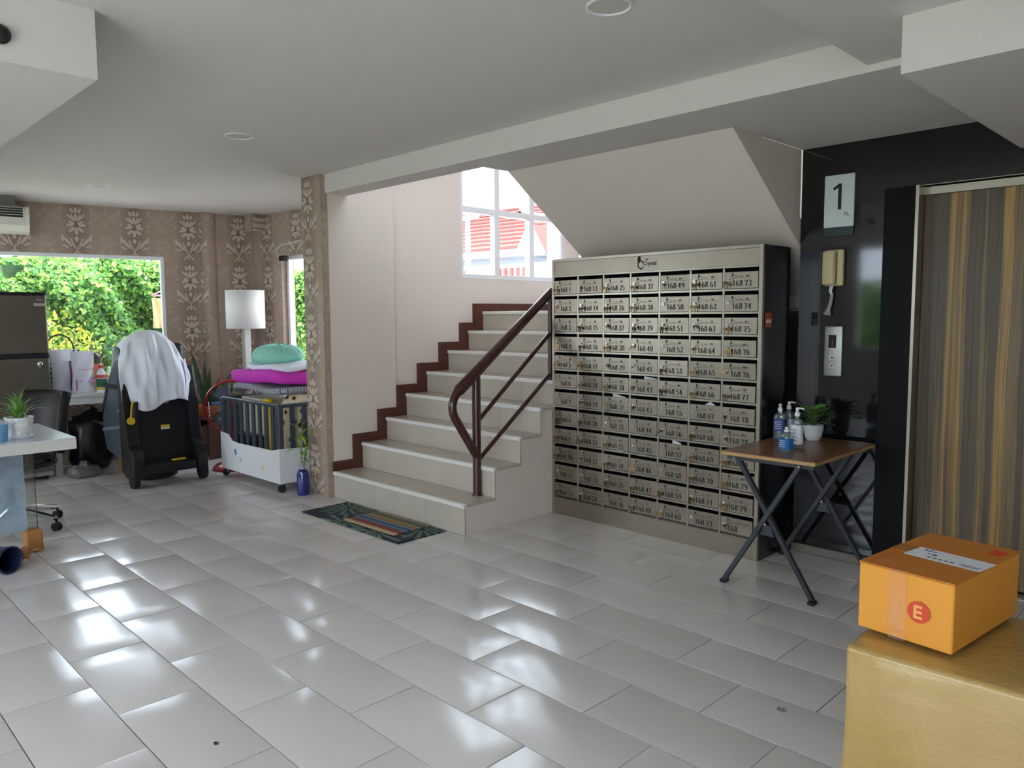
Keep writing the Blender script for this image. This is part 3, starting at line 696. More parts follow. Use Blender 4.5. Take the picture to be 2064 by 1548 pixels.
for c in range(7):
    for r in range(12):
        zb = RT-r*RP-.022-.096
        d = inst('mailbox_door', dme, MB, (CX0+c*CXP+.001, -.004+random.uniform(-.0008, .0008), zb), (random.gauss(0, .012), 0, random.gauss(0, .014)))
        bm = bmesh.new(); T = lambda x, z: Matrix.Translation((x, -.0056, z))@R90
        num = '168 '+(lastn[r] if c == 6 else str(12*c+r+1)); room = lastr[r] if c == 6 else str(100*(c+2)+r+1)
        emblem_bm(bm, .034, T(.043, .056), .045)
        text_bm(bm, 'The Crystal', .0105, T(.068, .066)); rw = .0145 if room != 'Corporate' else .0165
        if room[:3].isdigit(): digits_bm(bm, room, .0115, T(.135 if len(room) == 3 else .128, .0655), .03, .1)
        else: text_bm(bm, room, .017, T(.118, .066))
        bm.faces.new([bm.verts.new((x, -.0056, z)) for x, z in ((.064, .0595), (.183, .0595), (.183, .0607), (.064, .0607))])
        digits_bm(bm, num, .034, T(.049 if c or r > 8 else .056, .013))
        obj('door_print', bm, M_ink, d, keep=True)
        inst('lock', lme, d, (.026, -.0045, .05), (0, random.uniform(0, PI), 0))
        if (c, r) not in nokey and random.random() < .93:
            if random.random() < .75: inst('key_pair', kme, d, (.026, -.016, .05), (random.uniform(-.06, 0), random.gauss(0, .18), random.gauss(0, .25)))
            else: inst('key', k1me, d, (.026, -.0165, .05), (0, random.gauss(0, .6), random.gauss(0, .6)))
M_paperw = pm('white_paper', rgb(235, 235, 232), .7, var=.03)
def slip(label, c, r, x0, w, h, tl, name='letter'):
    bm = bmesh.new(); z = RT-r*RP-.022-.03
    p = [(x0, z), (x0+w, z), (x0+w, z+.03+h*(1-tl)), (x0, z+.03+h)] if tl < 2 else [(x0, z), (x0+w, z), (x0+w, z+.03), (x0+w*.5, z+.03+h), (x0, z+.03)]
    add_prism(bm, p, 'y', .012, .0128); o = tag(obj(name, bm, M_paperw), label, 'letter', 'letters in the mailbox slots'); o.location = MB.location+Vector((CX0+c*CXP, 0, 0)); o.rotation_euler = MB.rotation_euler
slip('white folded letter poking out of the slot above number 42', 3, 5, .09, .1, .018, .7)
slip('white letter poking out of the slot above number 31', 2, 6, .06, .11, .021, .95)
slip('white pointed envelope flap in the slot above number 67', 5, 6, .09, .07, .019, 2)
slip('small white slip sticking up above number 57', 4, 8, .085, .065, .022, .85)
st = tag(boxo('sticker', pm('orange_sticker', rgb(205, 98, 50), .5, var=.3, scale=40), None, 0, .0015, 0, .075, 0, .085), 'small orange sticker on the side of the mailbox cabinet', 'sticker'); st.location = (1.6225, .875, 1.365)
boxo('sticker_panel', pm('sticker_white', rgb(230, 225, 215), .5), st, .0015, .0022, .008, .067, .025, .045)
# ------------------------------------------------------------------ folding table with bottles and plant
def wood_mat(name, a_, b_, rough=.4, sc=(3, 40)):
    a = Mat(name); x, y, z = a.xyz(); n = a.noise(1, 4, .6, vec=a.vec(x*sc[1], y*sc[0], z*sc[0]))
    a.set('Base Color', a.mix(n, a_, b_)); a.set('Roughness', rough); return a.m
M_ttop = wood_mat('walnut_laminate', rgb(112, 78, 50), rgb(146, 106, 72), .3)
M_tedge = pm('oak_edge_band', rgb(188, 150, 98), .5, var=.12, scale=20)
M_tleg = pm('dark_grey_steel', rgb(62, 65, 72), .4, metal=.3, var=.1)
TX0, TX1, TY0, TY1, TZ = 1.645, 2.155, .37, 1.14, .724
TB_ = thing('folding_table', 'small wood-topped folding table with crossed grey legs', 'table', ((TX0+TX1)/2, (TY0+TY1)/2, 0))
hx, hy = (TX1-TX0)/2, (TY1-TY0)/2
boxo('tabletop', M_ttop, TB_, -hx, hx, -hy, hy, TZ-.004, TZ, bev=.001)
boxo('edge_band', M_tedge, TB_, -hx, hx, -hy, hy, TZ-.022, TZ-.004, bev=.003)
for sy in (-1, 1):
    y = sy*(hy-.045)
    boxo('top_rail', M_tleg, TB_, -hx+.02, hx-.02, y-.012, y+.012, TZ-.046, TZ-.022)
    tubeo('leg', M_tleg, TB_, [(-hx+.07, y+.012, TZ-.035), (hx-.015, y+.012, .008)], .016, 4, smooth=False)
    tubeo('leg', M_tleg, TB_, [(hx-.09, y-.012, TZ-.035), (-hx+.01, y-.012, .008)], .016, 4, smooth=False)
    for x, z in ((-hx+.07, TZ-.035), (hx-.09, TZ-.035), (-.005, .365)):
        bm = bmesh.new(); add_cyl(bm, (x, y-.03, z), .006, .006, 'y', 10); obj('rivet', bm, M_lock, TB_)
    for x in (hx-.015, -hx+.01): boxo('foot_cap', M_black, TB_, x-.016, x+.016, y-.026, y+.026, 0, .02, bev=.004)
for sy in (-1, 1):
    y = sy*(hy-.045); bm = bmesh.new(); add_prism(bm, [(-.045, .30), (.035, .30), (.012, .355), (-.022, .355)], 'y', y-.004, y+.004); obj('gusset', bm, M_tleg, TB_)
M_gel = glass_mat('clear_gel_plastic', (.90, .94, .95, 1), refl=.2, rough=.05, haze=(rgb(190, 200, 205), .22, 8))
M_pump = pm('white_pump_plastic', rgb(232, 232, 234), .4, var=.02)
M_lblw = pm('white_label', rgb(228, 230, 234), .5, var=.03); M_lblb = pm('navy_label', rgb(52, 66, 130), .5, var=.15); M_lblc = pm('blue_label', rgb(28, 104, 170), .5, var=.1)
def pump_bottle(name, label, x, y, r, h, sq, lm_, nz, band):
    b = thing(name, label, 'bottle', (x, y, TZ+.0005), random.uniform(-.5, .5), 'hand sanitiser bottles on the folding table')
    bm = bmesh.new(); n = 24
    def rad(t): 
        c, s_ = abs(math.cos(t)), abs(math.sin(t)); return 1/((c**sq+s_**sq)**(1/sq))
    prof = [(0, 0), (.92, 0), (1, .02), (1, .74), (.86, .84), (.4, .9), (.34, .98), (0, .98)]
    rings = [[bm.verts.new((r*q*rad(2*PI*j/n)*math.cos(2*PI*j/n), .72*r*q*rad(2*PI*j/n)*math.sin(2*PI*j/n), z*h)) for j in range(n)] if q else [bm.verts.new((0, 0, z*h))] for q, z in prof]
    for A, B_ in zip(rings, rings[1:]):
        for j in range(n):
            k = (j+1) % n
            if len(A) == 1: bm.faces.new((A[0], B_[k], B_[j]))
            elif len(B_) == 1: bm.faces.new((A[j], A[k], B_[0]))
            else: bm.faces.new((A[j], A[k], B_[k], B_[j]))
    obj('bottle_body', bm, M_gel, b, smooth=True)
    bm = bmesh.new(); z0, z1 = band
    for za, zb in ((z0, z1),):
        for j in range(n):
            a0, a1 = 2*PI*j/n, 2*PI*(j+1)/n
            if math.sin((a0+a1)/2) > .55: continue
            q = [(r*1.02*rad(a)*math.cos(a), .74*r*1.01*rad(a)*math.sin(a)) for a in (a0, a1)]
            bm.faces.new([bm.verts.new(p) for p in ((*q[0], za*h), (*q[1], za*h), (*q[1], zb*h), (*q[0], zb*h))])
    lb = obj('bottle_label', bm, lm_, b, smooth=True)
    bm = bmesh.new()
    for i in range(4): add_box(bm, -r*.6, r*.6, -.74*r*1.03-.0006, -.74*r*1.03, (z0+(z1-z0)*(.2+.18*i))*h, (z0+(z1-z0)*(.2+.18*i))*h+.003)
    obj('label_print', bm, M_lblw if lm_ is not M_lblw else M_lblb, lb)
    latheo('pump_collar', M_pump, b, [(0, .96*h), (.014, .96*h), (.014, 1.06*h), (.009, 1.08*h), (.006, 1.1*h), (0, 1.1*h)])
    hd = latheo('pump_head', M_pump, b, [(0, 1.1*h), (.006, 1.1*h), (.009, 1.12*h), (.009, 1.2*h), (0, 1.22*h)])
    if nz: tubeo('spout', M_pump, hd, [(0, 0, 1.19*h), (nz*.02, 0, 1.2*h), (nz*.042, 0, 1.18*h)], .0042, 8)
pump_bottle('sanitiser_bottle', 'tallest clear pump bottle at the back of the group', 1.705, 1.03, .030, .172, 2.6, M_lblw, 1, (.2, .62))
pump_bottle('sanitiser_bottle', 'pump bottle with a navy label at the left of the group', 1.70, .93, .034, .168, 4, M_lblb, 0, (.28, .7))
pump_bottle('sanitiser_bottle', 'tall pump bottle with white label and its spout turned right', 1.912, .69, .033, .182, 2.6, M_lblw, 1, (.14, .7))
pump_bottle('sanitiser_bottle', 'short clear bottle with a blue label at the front', 1.905, .585, .036, .105, 4, M_lblc, 0, (.1, .66))
PP = thing('potted_plant', 'leafy green plant in a white cup pot on the folding table', 'plant', (1.852, 1.03, TZ))
M_potw = pm('white_ceramic', rgb(232, 232, 240), .3, var=.02); M_soil = pm('soil', rgb(60, 48, 38), .9, var=.2, scale=30)
latheo('pot', M_potw, PP, [(0, 0), (.034, 0), (.046, .02), (.054, .06), (.055, .088), (.052, .088), (.05, .07), (0, .07)])
latheo('soil', M_soil, PP, [(.05, .075), (0, .078)])
M_pl = [pm('glossy_leaf_a', rgb(104, 158, 74), .35, var=.25, scale=20), pm('glossy_leaf_b', rgb(70, 116, 72), .4, var=.25, scale=20), pm('bronze_leaf', rgb(128, 122, 78), .4, var=.25, scale=20)]
for i in range(34):
    a = i*2.399; el = .15+1.15*(i/34); rr = .075+.02*random.random(); st_ = Vector((0, 0, .085)); d = Vector((math.cos(a)*math.cos(el), math.sin(a)*math.cos(el), math.sin(el)))
    b = st_+d*(.03+.035*random.random())+Vector((0, 0, .035*(i/34))); tip = b+Vector((math.cos(a)*.075, math.sin(a)*.075, .035*math.sin(el)-.012+.02*(i/34)))
    bm = bmesh.new(); add_leaf(bm, b, tip, .062, Vector((math.cos(a)*.8, math.sin(a)*.8, 1)), .14, 6); add_tube(bm, [st_, b], .0016, 4)
    obj('leaf', bm, M_pl[2 if i % 7 == 3 else (0 if i > 13 else 1)], PP, smooth='all')
# ------------------------------------------------------------------ wall fittings on the black granite
GY = 1.22
SG = thing('floor_sign', 'white floor number sign reading 1 FL. on the black wall', 'sign', (1.8, GY-.012, 1.872))
M_sgw = pm('sign_white', rgb(206, 216, 214), .4, var=.02); M_sgb = pm('sign_dark_teal', rgb(16, 42, 44), .2)
boxo('sign_plate', M_sgw, SG, 0, .168, 0, .012, .062, .355, bev=.001); boxo('sign_base', M_sgb, SG, 0, .168, .002, .012, .012, .062)
bm = bmesh.new()
add_prism(bm, [(.098, .16), (.098, .305), (.081, .305), (.048, .281), (.056, .268), (.078, .283), (.078, .16)], 'y', -.001, .0); 
text_bm(bm, 'FL.', .031, Matrix.Translation((.115, -.0008, .122))@R90)
obj('sign_print', bm, M_ink, SG, keep=True)
IP = thing('intercom_phone', 'beige intercom handset on the black wall under the floor sign', 'intercom', (1.87, GY, 1.60))
M_beige = pm('aged_beige_plastic', rgb(206, 190, 146), .4, var=.05)
boxo('base_unit', M_beige, IP, -.05, .055, -.03, 0, 0, .205, bev=.008, seg=2)
bm = bmesh.new(); add_box(bm, -.056, .018, -.062, -.026, .004, .2, bev=.016, seg=3); obj('handset', bm, M_beige, IP, smooth=True)
boxo('hook_gap', pm('brown_gap', rgb(90, 78, 52), .6), IP, .018, .023, -.032, -.0295, .008, .197)
tubeo('cord', M_pump, IP, [(-.015, -.02, 0), (-.02, -.025, -.025), (-.012, -.02, -.05)], .0045, 8); tubeo('cord', M_pump, IP, [(-.004, -.02, 0), (-.008, -.028, -.025), (-.006, -.02, -.05)], .0045, 8)
bm = bmesh.new(); add_tube(bm, [(-.008, -.014, -.045), (-.016, -.014, -.1), (-.026, -.014, -.135), (-.034, -.014, -.165)], [.01, .011, .013, .024], 8); obj('taped_end', bm, pm('clear_tape_wrap', rgb(150, 146, 138), .35, var=.2, scale=40), IP, smooth=True)
CPN = thing('lift_call_panel', 'silver lift call panel with red digit display and two buttons', 'call panel', (1.825, GY, 1.078))
M_satin = pm('satin_aluminium', rgb(176, 178, 174), .35, metal=.6, var=.04)
bm = bmesh.new(); add_box(bm, 0, .104, -.016, 0, 0, .292, bev=.006, seg=3); obj('panel_body', bm, M_satin, CPN, smooth=True)
boxo('display', pm('display_black', rgb(8, 6, 6), .15), CPN, .026, .07, -.0172, -.016, .165, .24)
bm = bmesh.new(); add_box(bm, .046, .05, -.0178, -.0172, .178, .21); obj('display_digit', bm, pm('red_led', rgb(150, 20, 20), .4, emit=((1, .05, .05, 1), .1)), CPN)
for z, up_ in ((.11, 1), (.062, -1)):
    bm = bmesh.new(); add_cyl(bm, (.05, -.016, z), .017, -.005, 'y', 20); bt = obj('button', bm, M_lock, CPN, smooth=True)
    bm = bmesh.new(); add_prism(bm, [(.042, z-.005*up_), (.058, z-.005*up_), (.05, z+.006*up_)], 'y', -.0218, -.021); obj('arrow', bm, M_dark, bt)
# ------------------------------------------------------------------ parcels
M_post = pm('orange_cardboard', rgb(226, 152, 52), .6, var=.05, scale=3); M_posttop = pm('brown_taped_cardboard', rgb(196, 122, 44), .45, var=.12, scale=5)
M_tape = glass_mat('clear_tape', (1, .98, .95, 1), refl=.1, rough=.15)
PC = thing('parcel_box', 'orange postal carton marked E on top of the tan parcel', 'box', (3.2234, -1.3384, .657), -.118)
a_, b_, h_ = .222, .388, .17
bm = bmesh.new(); add_box(bm, -a_, 0, 0, b_, .002, h_-.003, bev=.003); obj('carton', bm, M_post, PC)
boxo('flap', M_posttop, PC, -a_-.002, .002, -.002, b_/2-.001, h_-.004, h_, bev=.0012); boxo('flap', M_posttop, PC, -a_-.002, .002, b_/2+.001, b_+.002, h_-.004, h_, bev=.0012)
boxo('packing_tape', pm('brown_packing_tape', rgb(172, 112, 48), .25, var=.06), PC, -a_-.002, .002, b_/2-.03, b_/2+.03, h_, h_+.0005)
M_red = pm('red_print', rgb(214, 70, 44), .55, var=.05)
bm = bmesh.new(); add_cyl(bm, (-.075, -.0035, .082), .026, .0008, 'y', 28); em = obj('emblem', bm, M_red, PC)
bm = bmesh.new(); text_bm(bm, 'E', .044, Matrix.Translation((-.0885, -.0042, .067))@R90, bold=.0012); obj('emblem_letter', bm, pm('emblem_orange', rgb(236, 172, 96), .6), em, keep=True)
for q in ((-.205, .012), (-.05, .012)): pass
bm = bmesh.new(); add_box(bm, -.045, -.012, .30, .345, h_+.0005, h_+.0009); obj('red_mark', bm, M_red, PC)
bm = bmesh.new(); add_box(bm, -.205, -.12, .02, .022, h_+.0005, h_+.0008); add_box(bm, -.205, -.12, .15, .152, h_+.0005, h_+.0008); add_box(bm, -.205, -.203, .02, .152, h_+.0005, h_+.0008); obj('address_frame', bm, M_red, PC)['kind'] = 'stuff'
bm = bmesh.new(); add_box(bm, -.19, -.008, .118, .205, 0, .0008); lb = obj('address_label', bm, M_lblw, PC, loc=(.005, .012, h_+.001), rot=(0, 0, -.05))
bm = bmesh.new()
for i in range(9): add_box(bm, -.06+i*.005, -.058+i*.005, .125, .145, .0008, .0011)
for i in range(5): add_box(bm, -.14+i*.014, -.131+i*.014, .130, .138, .0008, .0011)
obj('barcode', bm, pm('grey_print', rgb(90, 90, 96), .6), lb)
bm = bmesh.new()
for x, y, w_, l_ in ((-.17, .185, .004, .012), (-.165, .18, .012, .004), (-.158, .186, .004, .012), (-.148, .183, .008, .006), (-.152, .16, .006, .005), (-.14, .155, .012, .01)): add_box(bm, x, x+w_, y, y+l_, .0008, .0011)
obj('handwriting', bm, pm('blue_ink', rgb(40, 66, 170), .6), lb)
bm = bmesh.new(); add_box(bm, -.145, -.105, -.0042, -.0035, .0, h_)
obj('clear_tape', bm, M_tape, PC)
BP = thing('parcel_box', 'big plastic-wrapped tan parcel standing in the right foreground', 'box', (3.035, -1.40, 0), .02)
def wrapped():
    a = Mat('plastic_wrapped_cardboard'); n = a.noise(4, 5, .6); x, y, z = a.xyz()
    st_ = a.noise(1, 4, .6, vec=a.vec(x*6.0, y*6.0, z*40.0))
    a.set('Base Color', a.mix((n*.7+st_*.3).clamp(), rgb(150, 116, 60), rgb(196, 164, 96))); a.set('Roughness', .32)
    a.set('Coat Weight', .7); a.set('Coat Roughness', .12)
    cr_ = a.noise(3.5, 6, .62, dist=1.2, vec=a.vec(x*2.0, y*2.0, z*5.0)); 
    v = a.node('ShaderNodeTexVoronoi'); v.feature = 'DISTANCE_TO_EDGE'; v.inputs['Scale'].default_value = 7
    wv = a.noise(3, 4); a.t.links.new(a.vec(x*2.2+wv*1.2, y*2.2+wv, z*.9+wv*.8), v.inputs['Vector'])
    a.bump(cr_*.7+(1.0-X(a.t, v.outputs['Distance'])*9.0).clamp()*.14, .3, .012); return a.m
M_wrap = wrapped()
bm = bmesh.new()
add_box(bm, -.02, .50, -.02, .46, .0, .648, bev=.014, seg=3)
bmesh.ops.subdivide_edges(bm, edges=[e for e in bm.edges if e.calc_length() > .2], cuts=6, use_grid_fill=True)
for v in bm.verts:
    if .02 < v.co.z < .62: v.co.x -= .004*math.sin(v.co.z*9+v.co.y*5)+.015*(.65-v.co.z); v.co.y -= .005*math.sin(v.co.z*13+v.co.x*11)
obj('wrapped_carton', bm, M_wrap, BP, smooth=True)
bm = bmesh.new()
for x, z, w_ in ((.17, .36, .03), (.3, .3, .06), (.3, .26, .05), (.12, .25, .02), (.26, .17, .08)): 
    for i in range(max(2, int(w_/.012))): add_box(bm, x+i*.012, x+.008+i*.012, -.0325, -.0318, z+random.uniform(-.004, .004), z+.014)
obj('faint_print', bm, pm('faded_ink', rgb(110, 84, 44), .6), BP)
# ------------------------------------------------------------------ mats by the stairs
def palm_mat():
    a = Mat('palm_print_mat'); x, y, z = a.xyz(); m = None
    for cx, cy, R, rot in ((-.42, .1, .22, .4), (-.1, -.16, .24, 1.2), (.3, -.15, .25, 2.1), (.46, .1, .22, .2), (-.2, .2, .16, 2.8), (.1, .2, .2, -.6)):
        dx, dy = x-cx, y-cy; r = (dx*dx+dy*dy).sqrt(); th = dy.atan2(dx)
        w = ((th*13.0+rot).sin()*.5+.5-r*1.2/R*.5)*(r.lt(R))*(r.gt(.02)); m = w if m is None else m.max(w)
    n = a.noise(14, 3); f = (m*1.6).clamp()
    g1 = a.mix(n, rgb(60, 92, 78), rgb(128, 150, 130))
    a.set('Base Color', a.mix(f, rgb(26, 32, 48), g1)); a.set('Roughness', .85); a.bump(a.noise(400, 2), .3, .002); return a.m
FM = boxo('door_mat', palm_mat(), None, -.585, .585, -.2, .2, .0, .008, bev=.003); FM.location = (-.752, -.225, .001); FM.rotation_euler = (0, 0, .012)
tag(FM, 'navy door mat printed with green palm leaves at the foot of the stairs', 'mat')
def stripe_mat():
    a = Mat('striped_rug'); x, y, z = a.xyz(); f = (y/.30+.5).clamp()
    c = a.ramp(f, [(0, rgb(198, 170, 128)), (.1, rgb(150, 62, 56)), (.24, rgb(120, 66, 74)), (.27, rgb(92, 124, 150)), (.38, rgb(44, 82, 132)), (.47, rgb(120, 138, 142)), (.56, rgb(156, 118, 62)), (.68, rgb(188, 158, 104)), (.74, rgb(96, 104, 96)), (.86, rgb(130, 128, 112)), (.95, rgb(190, 170, 146))], 'CONSTANT')
    n = a.noise(90, 2); a.set('Base Color', a.mix(n*.5, c, rgb(60, 52, 46))); a.set('Roughness', .9); a.bump(a.noise(300, 2), .4, .003); return a.m
SR = boxo('small_rug', stripe_mat(), None, -.285, .285, -.15, .15, 0, .012, bev=.005, seg=2); SR.location = (-.60, -.20, .0095); SR.rotation_euler = (0, 0, .03)
tag(SR, 'small colourful striped rug lying on the palm door mat', 'mat')
# ------------------------------------------------------------------ ceiling fittings
M_lamp = pm('frosted_lamp', rgb(200, 196, 188), .5, var=.02)
for x, y, l in ((-.847, -1.045, 'round recessed downlight in the middle of the ceiling'), (-3.324, -1.102, 'round recessed downlight nearest the papered wall'), (1.944, -.979, 'round recessed downlight at the top edge above the mailboxes')):
    d = thing('downlight', l, 'downlight', (x, y, CZ), 0, 'recessed ceiling downlights')
    bm = bmesh.new(); add_lathe(bm, [(.085, 0), (.085, -.005), (.076, -.006), (.072, -.001), (.072, 0)], n=32); obj('trim_ring', bm, M_upvc, d, smooth=True)
    bm = bmesh.new(); add_lathe(bm, [(.072, -.001), (0, -.002)], n=32); obj('lens', bm, M_lamp, d)
DC = thing('dome_camera', 'black dome security camera on the boxed ceiling corner', 'camera', (.64, -2.585, 2.385))
bm = bmesh.new(); add_blob(bm, (.012, 0, 0), .03, .028, .028); obj('dome', bm, M_black, DC, smooth=True); bm = bmesh.new(); add_cyl(bm, (0, 0, 0), .032, .012, 'x'); obj('mount', bm, M_black, DC)
AC = thing('air_conditioner', 'cream air conditioner under the ceiling above the fridge', 'air conditioner', (0, 0, 0), math.atan2(dl.y, dl.x))
pa = lw(-2.10, 0); AC.location = (pa.x, pa.y, 0)
M_acp = pm('aged_white_plastic', rgb(216, 214, 198), .4, var=.03)
prof = [(-.02, 2.445), (-.36, 2.445), (-.42, 2.42), (-.425, 2.36), (-.38, 2.28), (-.29, 2.235), (-.15, 2.225), (-.02, 2.225)]
bm = bmesh.new(); add_prism(bm, prof, 'x', -1.0, -.025); obj('housing', bm, M_acp, AC)
bm = bmesh.new(); add_prism(bm, [(p[0]*1.015-.002, p[1]+(.004 if p[1] > 2.3 else -.004)) for p in prof], 'x', -.025, 0, bev=.004); obj('end_cap', bm, M_acp, AC)
gr = boxo('outlet_grille', M_dark, AC, -.97, -.05, -.428, -.40, 2.345, 2.425)
for z in (2.362, 2.385, 2.407): boxo('vane', M_acp, gr, -.97, -.05, -.432, -.425, z, z+.004)
boxo('mounting_box', pm('dull_grey_metal', rgb(120, 118, 112), .7), AC, -.95, -.10, -.34, -.02, 2.445, CZ)
# ------------------------------------------------------------------ papered corner: floor scrubber and shirt
SC = thing('floor_scrubber', 'black and slate walk-behind floor scrubber in front of the window', 'floor scrubber', (-3.02, -.725, 0))
M_slate = pm('slate_plastic', rgb(74, 82, 92), .4, var=.08); M_yel = pm('yellow_plastic', rgb(226, 188, 30), .4, var=.06); M_tyre = pm('tyre_rubber', rgb(26, 26, 28), .75)
bm = bmesh.new(); add_prism(bm, [(-.24, .2), (-.3, .17), (-.8, .24), (-.87, .4), (-.86, .6), (-.8, .72), (-.68, .87), (-.5, 1.06), (-.36, 1.1), (-.27, .98), (-.24, .6)], 'y', -.275, .275, bev=.02); obj('tank_body', bm, M_slate, SC, smooth=True)
bm = bmesh.new(); add_prism(bm, [(-.862, .60), (-.69, .86), (-.3, .86), (-.3, .82), (-.66, .82), (-.84, .56)], 'y', -.28, .28); obj('tank_seam', bm, M_black, SC)
bm = bmesh.new(); add_prism(bm, [(-.86, .44), (-.3, .52), (-.3, .49), (-.86, .41)], 'y', -.2795, .2795); obj('side_crease', bm, pm('slate_highlight', rgb(110, 120, 132), .35), SC)
bm = bmesh.new(); add_prism(bm, [(-.19, .19), (-.235, 1.0), (-.26, 1.0), (-.24, .19)], 'y', -.235, .235); obj('rear_panel', bm, M_black, SC)
for s_, nm in ((-1, 'side_column'), (1, 'side_column')):
    bm = bmesh.new(); add_prism(bm, [(.02, .10), (.03, .24), (-.02, .33), (-.1, .36), (-.14, .62), (-.16, .73), (-.24, 1.02), (-.3, 1.0), (-.28, .4), (-.28, .10)], 'y', s_*.225, s_*.315, bev=.012); obj(nm, bm, M_black, SC, smooth=True)
st_ = boxo('step', M_black, SC, -.24, .0, -.225, .225, .11, .19, bev=.012, seg=2)
bm = bmesh.new()
for i in range(7): add_box(bm, -.215+i*.03, -.205+i*.03, -.2, .2, .19, .193)
obj('step_ribs', bm, pm('black_rubber', rgb(34, 35, 38), .7), st_)
boxo('pedal', M_yel, SC, -.09, -.05, .03, .15, .195, .21, bev=.005)
bm = bmesh.new(); add_box(bm, -.21, -.205, -.0, .075, .42, .5); lb = obj('warning_label', bm, M_lblw, SC); boxo('label_band', M_yel, lb, -.2052, -.2045, .0, .075, .475, .5)
for y in (-.31, .27):
    bm = bmesh.new(); add_cyl(bm, (-.06, y, .078), .078, .045, 'y', 28); wo = obj('wheel', bm, M_tyre, SC, smooth=True)
    bm = bmesh.new(); add_cyl(bm, (-.06, y-.003, .078), .035, .052, 'y', 16); obj('hub', bm, M_black, wo, smooth=True)
bm = bmesh.new(); add_cyl(bm, (-.62, -.1, .1), .1, .2, 'y', 28); obj('front_wheel', bm, M_tyre, SC, smooth=True)
bm = bmesh.new(); add_cyl(bm, (-.48, 0, .02), .22, .1, 'z', 28); obj('brush_deck', bm, M_black, SC, smooth=True)
tubeo('cap_strap', M_yel, SC, [(-.12, -.235, .72), (-.1, -.26, .73), (-.085, -.275, .69), (-.085, -.285, .6)], .006, 8)
bm = bmesh.new(); add_cyl(bm, (-.085, -.287, .575), .032, .014, 'x', 20); obj('drain_cap', bm, M_yel, SC, smooth=True)
bm = bmesh.new(); add_tube(bm, [(-.13, -.235, .73), (-.13, -.235, .55)], .03, 14); obj('hose_port', bm, M_black, SC, smooth=True)
boxo('side_latch', M_yel, SC, -.42, -.34, -.283, -.275, .628, .642)
bm = bmesh.new(); add_box(bm, -.5, -.2, -.24, .24, 1.02, 1.22, bev=.05, seg=3); obj('control_head', bm, M_black, SC, smooth=True)
bm = bmesh.new(); add_cyl(bm, (-.214, .05, .72), .03, .02, 'x', 20); obj('dial', bm, pm('pale_grey_plastic', rgb(190, 196, 200), .4), SC, smooth=True)
SH = thing('white_shirt', 'white shirt draped over the floor scrubber handle', 'shirt', (-3.02, -.725, 0))
path = [(-.66, .98), (-.62, 1.1), (-.55, 1.22), (-.43, 1.31), (-.3, 1.335), (-.19, 1.29), (-.13, 1.18), (-.11, 1.05), (-.1, .92), (-.095, .8), (-.09, .70)]
def shirt(u, v):
    t = v*(len(path)-1); i = min(int(t), len(path)-2); f = t-i; x = path[i][0]*(1-f)+path[i+1][0]*f; z = path[i][1]*(1-f)+path[i+1][1]*f
    q = u*2-1; wd = .225+.075*min(1, max(0, (v-.45)/.35)); y = -.035+q*wd+.02*math.sin(v*7+1)
    top = math.exp(-((v-.42)/.24)**2)
    z -= top*.15*abs(q)**2.6+.03*(1-top)*math.sin(q*3+2)
    amp = min(1, max(0, (v-.35)/.25)); x += amp*(.022*math.sin(q*7+v*5)+.014*math.sin(q*15-v*9)+.008*math.sin(q*23+v*14))
    x -= amp*.1*abs(q)**3
    if v > .9: z += .04*math.sin(q*4+.6)*(v-.9)*10
    return Vector((x, y, z))
bm = bmesh.new(); add_sheet(bm, shirt, 48, 60); obj('shirt_body', bm, pm('white_cotton', rgb(226, 228, 236), .85, var=.03, scale=5), SH, smooth='all', solid=.006)
bm = bmesh.new(); add_sheet(bm, lambda u, v: Vector((-.155-.02*math.sin(v*5)-.03*u, .20+.04*u+.02*math.sin(v*4), 1.05-.33*v+.03*math.sin(u*4))), 8, 16); obj('sleeve', bm, MATS['white_cotton'], SH, smooth='all', solid=.006)
# ------------------------------------------------------------------ fridge
FR = thing('refrigerator', 'grey two-door refrigerator at the left edge by the window', 'refrigerator', (-4.0, -1.66, 0), -.02)
M_fr = steel('fridge_grey_steel', rgb(128, 122, 112), .22); M_frs = pm('fridge_side_grey', rgb(196, 196, 196), .4)
boxo('fridge_body', M_frs, FR, -.58, -.07, -.285, .285, .03, 1.665, bev=.008)
boxo('freezer_door', M_fr, FR, -.068, 0, -.29, .29, 1.135, 1.645, bev=.012, seg=2)
boxo('fridge_door', M_fr, FR, -.068, 0, -.29, .29, .08, 1.095, bev=.012, seg=2)
boxo('handle_strip', M_black, FR, -.066, -.004, -.285, .285, 1.097, 1.133); boxo('top_trim', M_black, FR, -.3, .004, -.29, .29, 1.647, 1.672, bev=.004)
for y in (-.22, .22): bm = bmesh.new(); add_cyl(bm, (-.1, y, 0), .025, .04); obj('foot', bm, M_black, FR)
bm = bmesh.new(); add_lathe(bm, [(.032, 0), (.032, .003), (0, .0035)], sx=.42); obj('badge', bm, M_chrome, FR, loc=(.001, .235, 1.605), rot=(0, PI/2, 0))
boxo('sticker', pm('pale_sticker', rgb(170, 166, 160), .5), FR, 0, .0012, .19, .275, 1.55, 1.575)
bm = bmesh.new(); add_blob(bm, (.012, .21, 1.04), .012, .022, .03); obj('magnet', bm, M_chrome, FR, smooth=True)
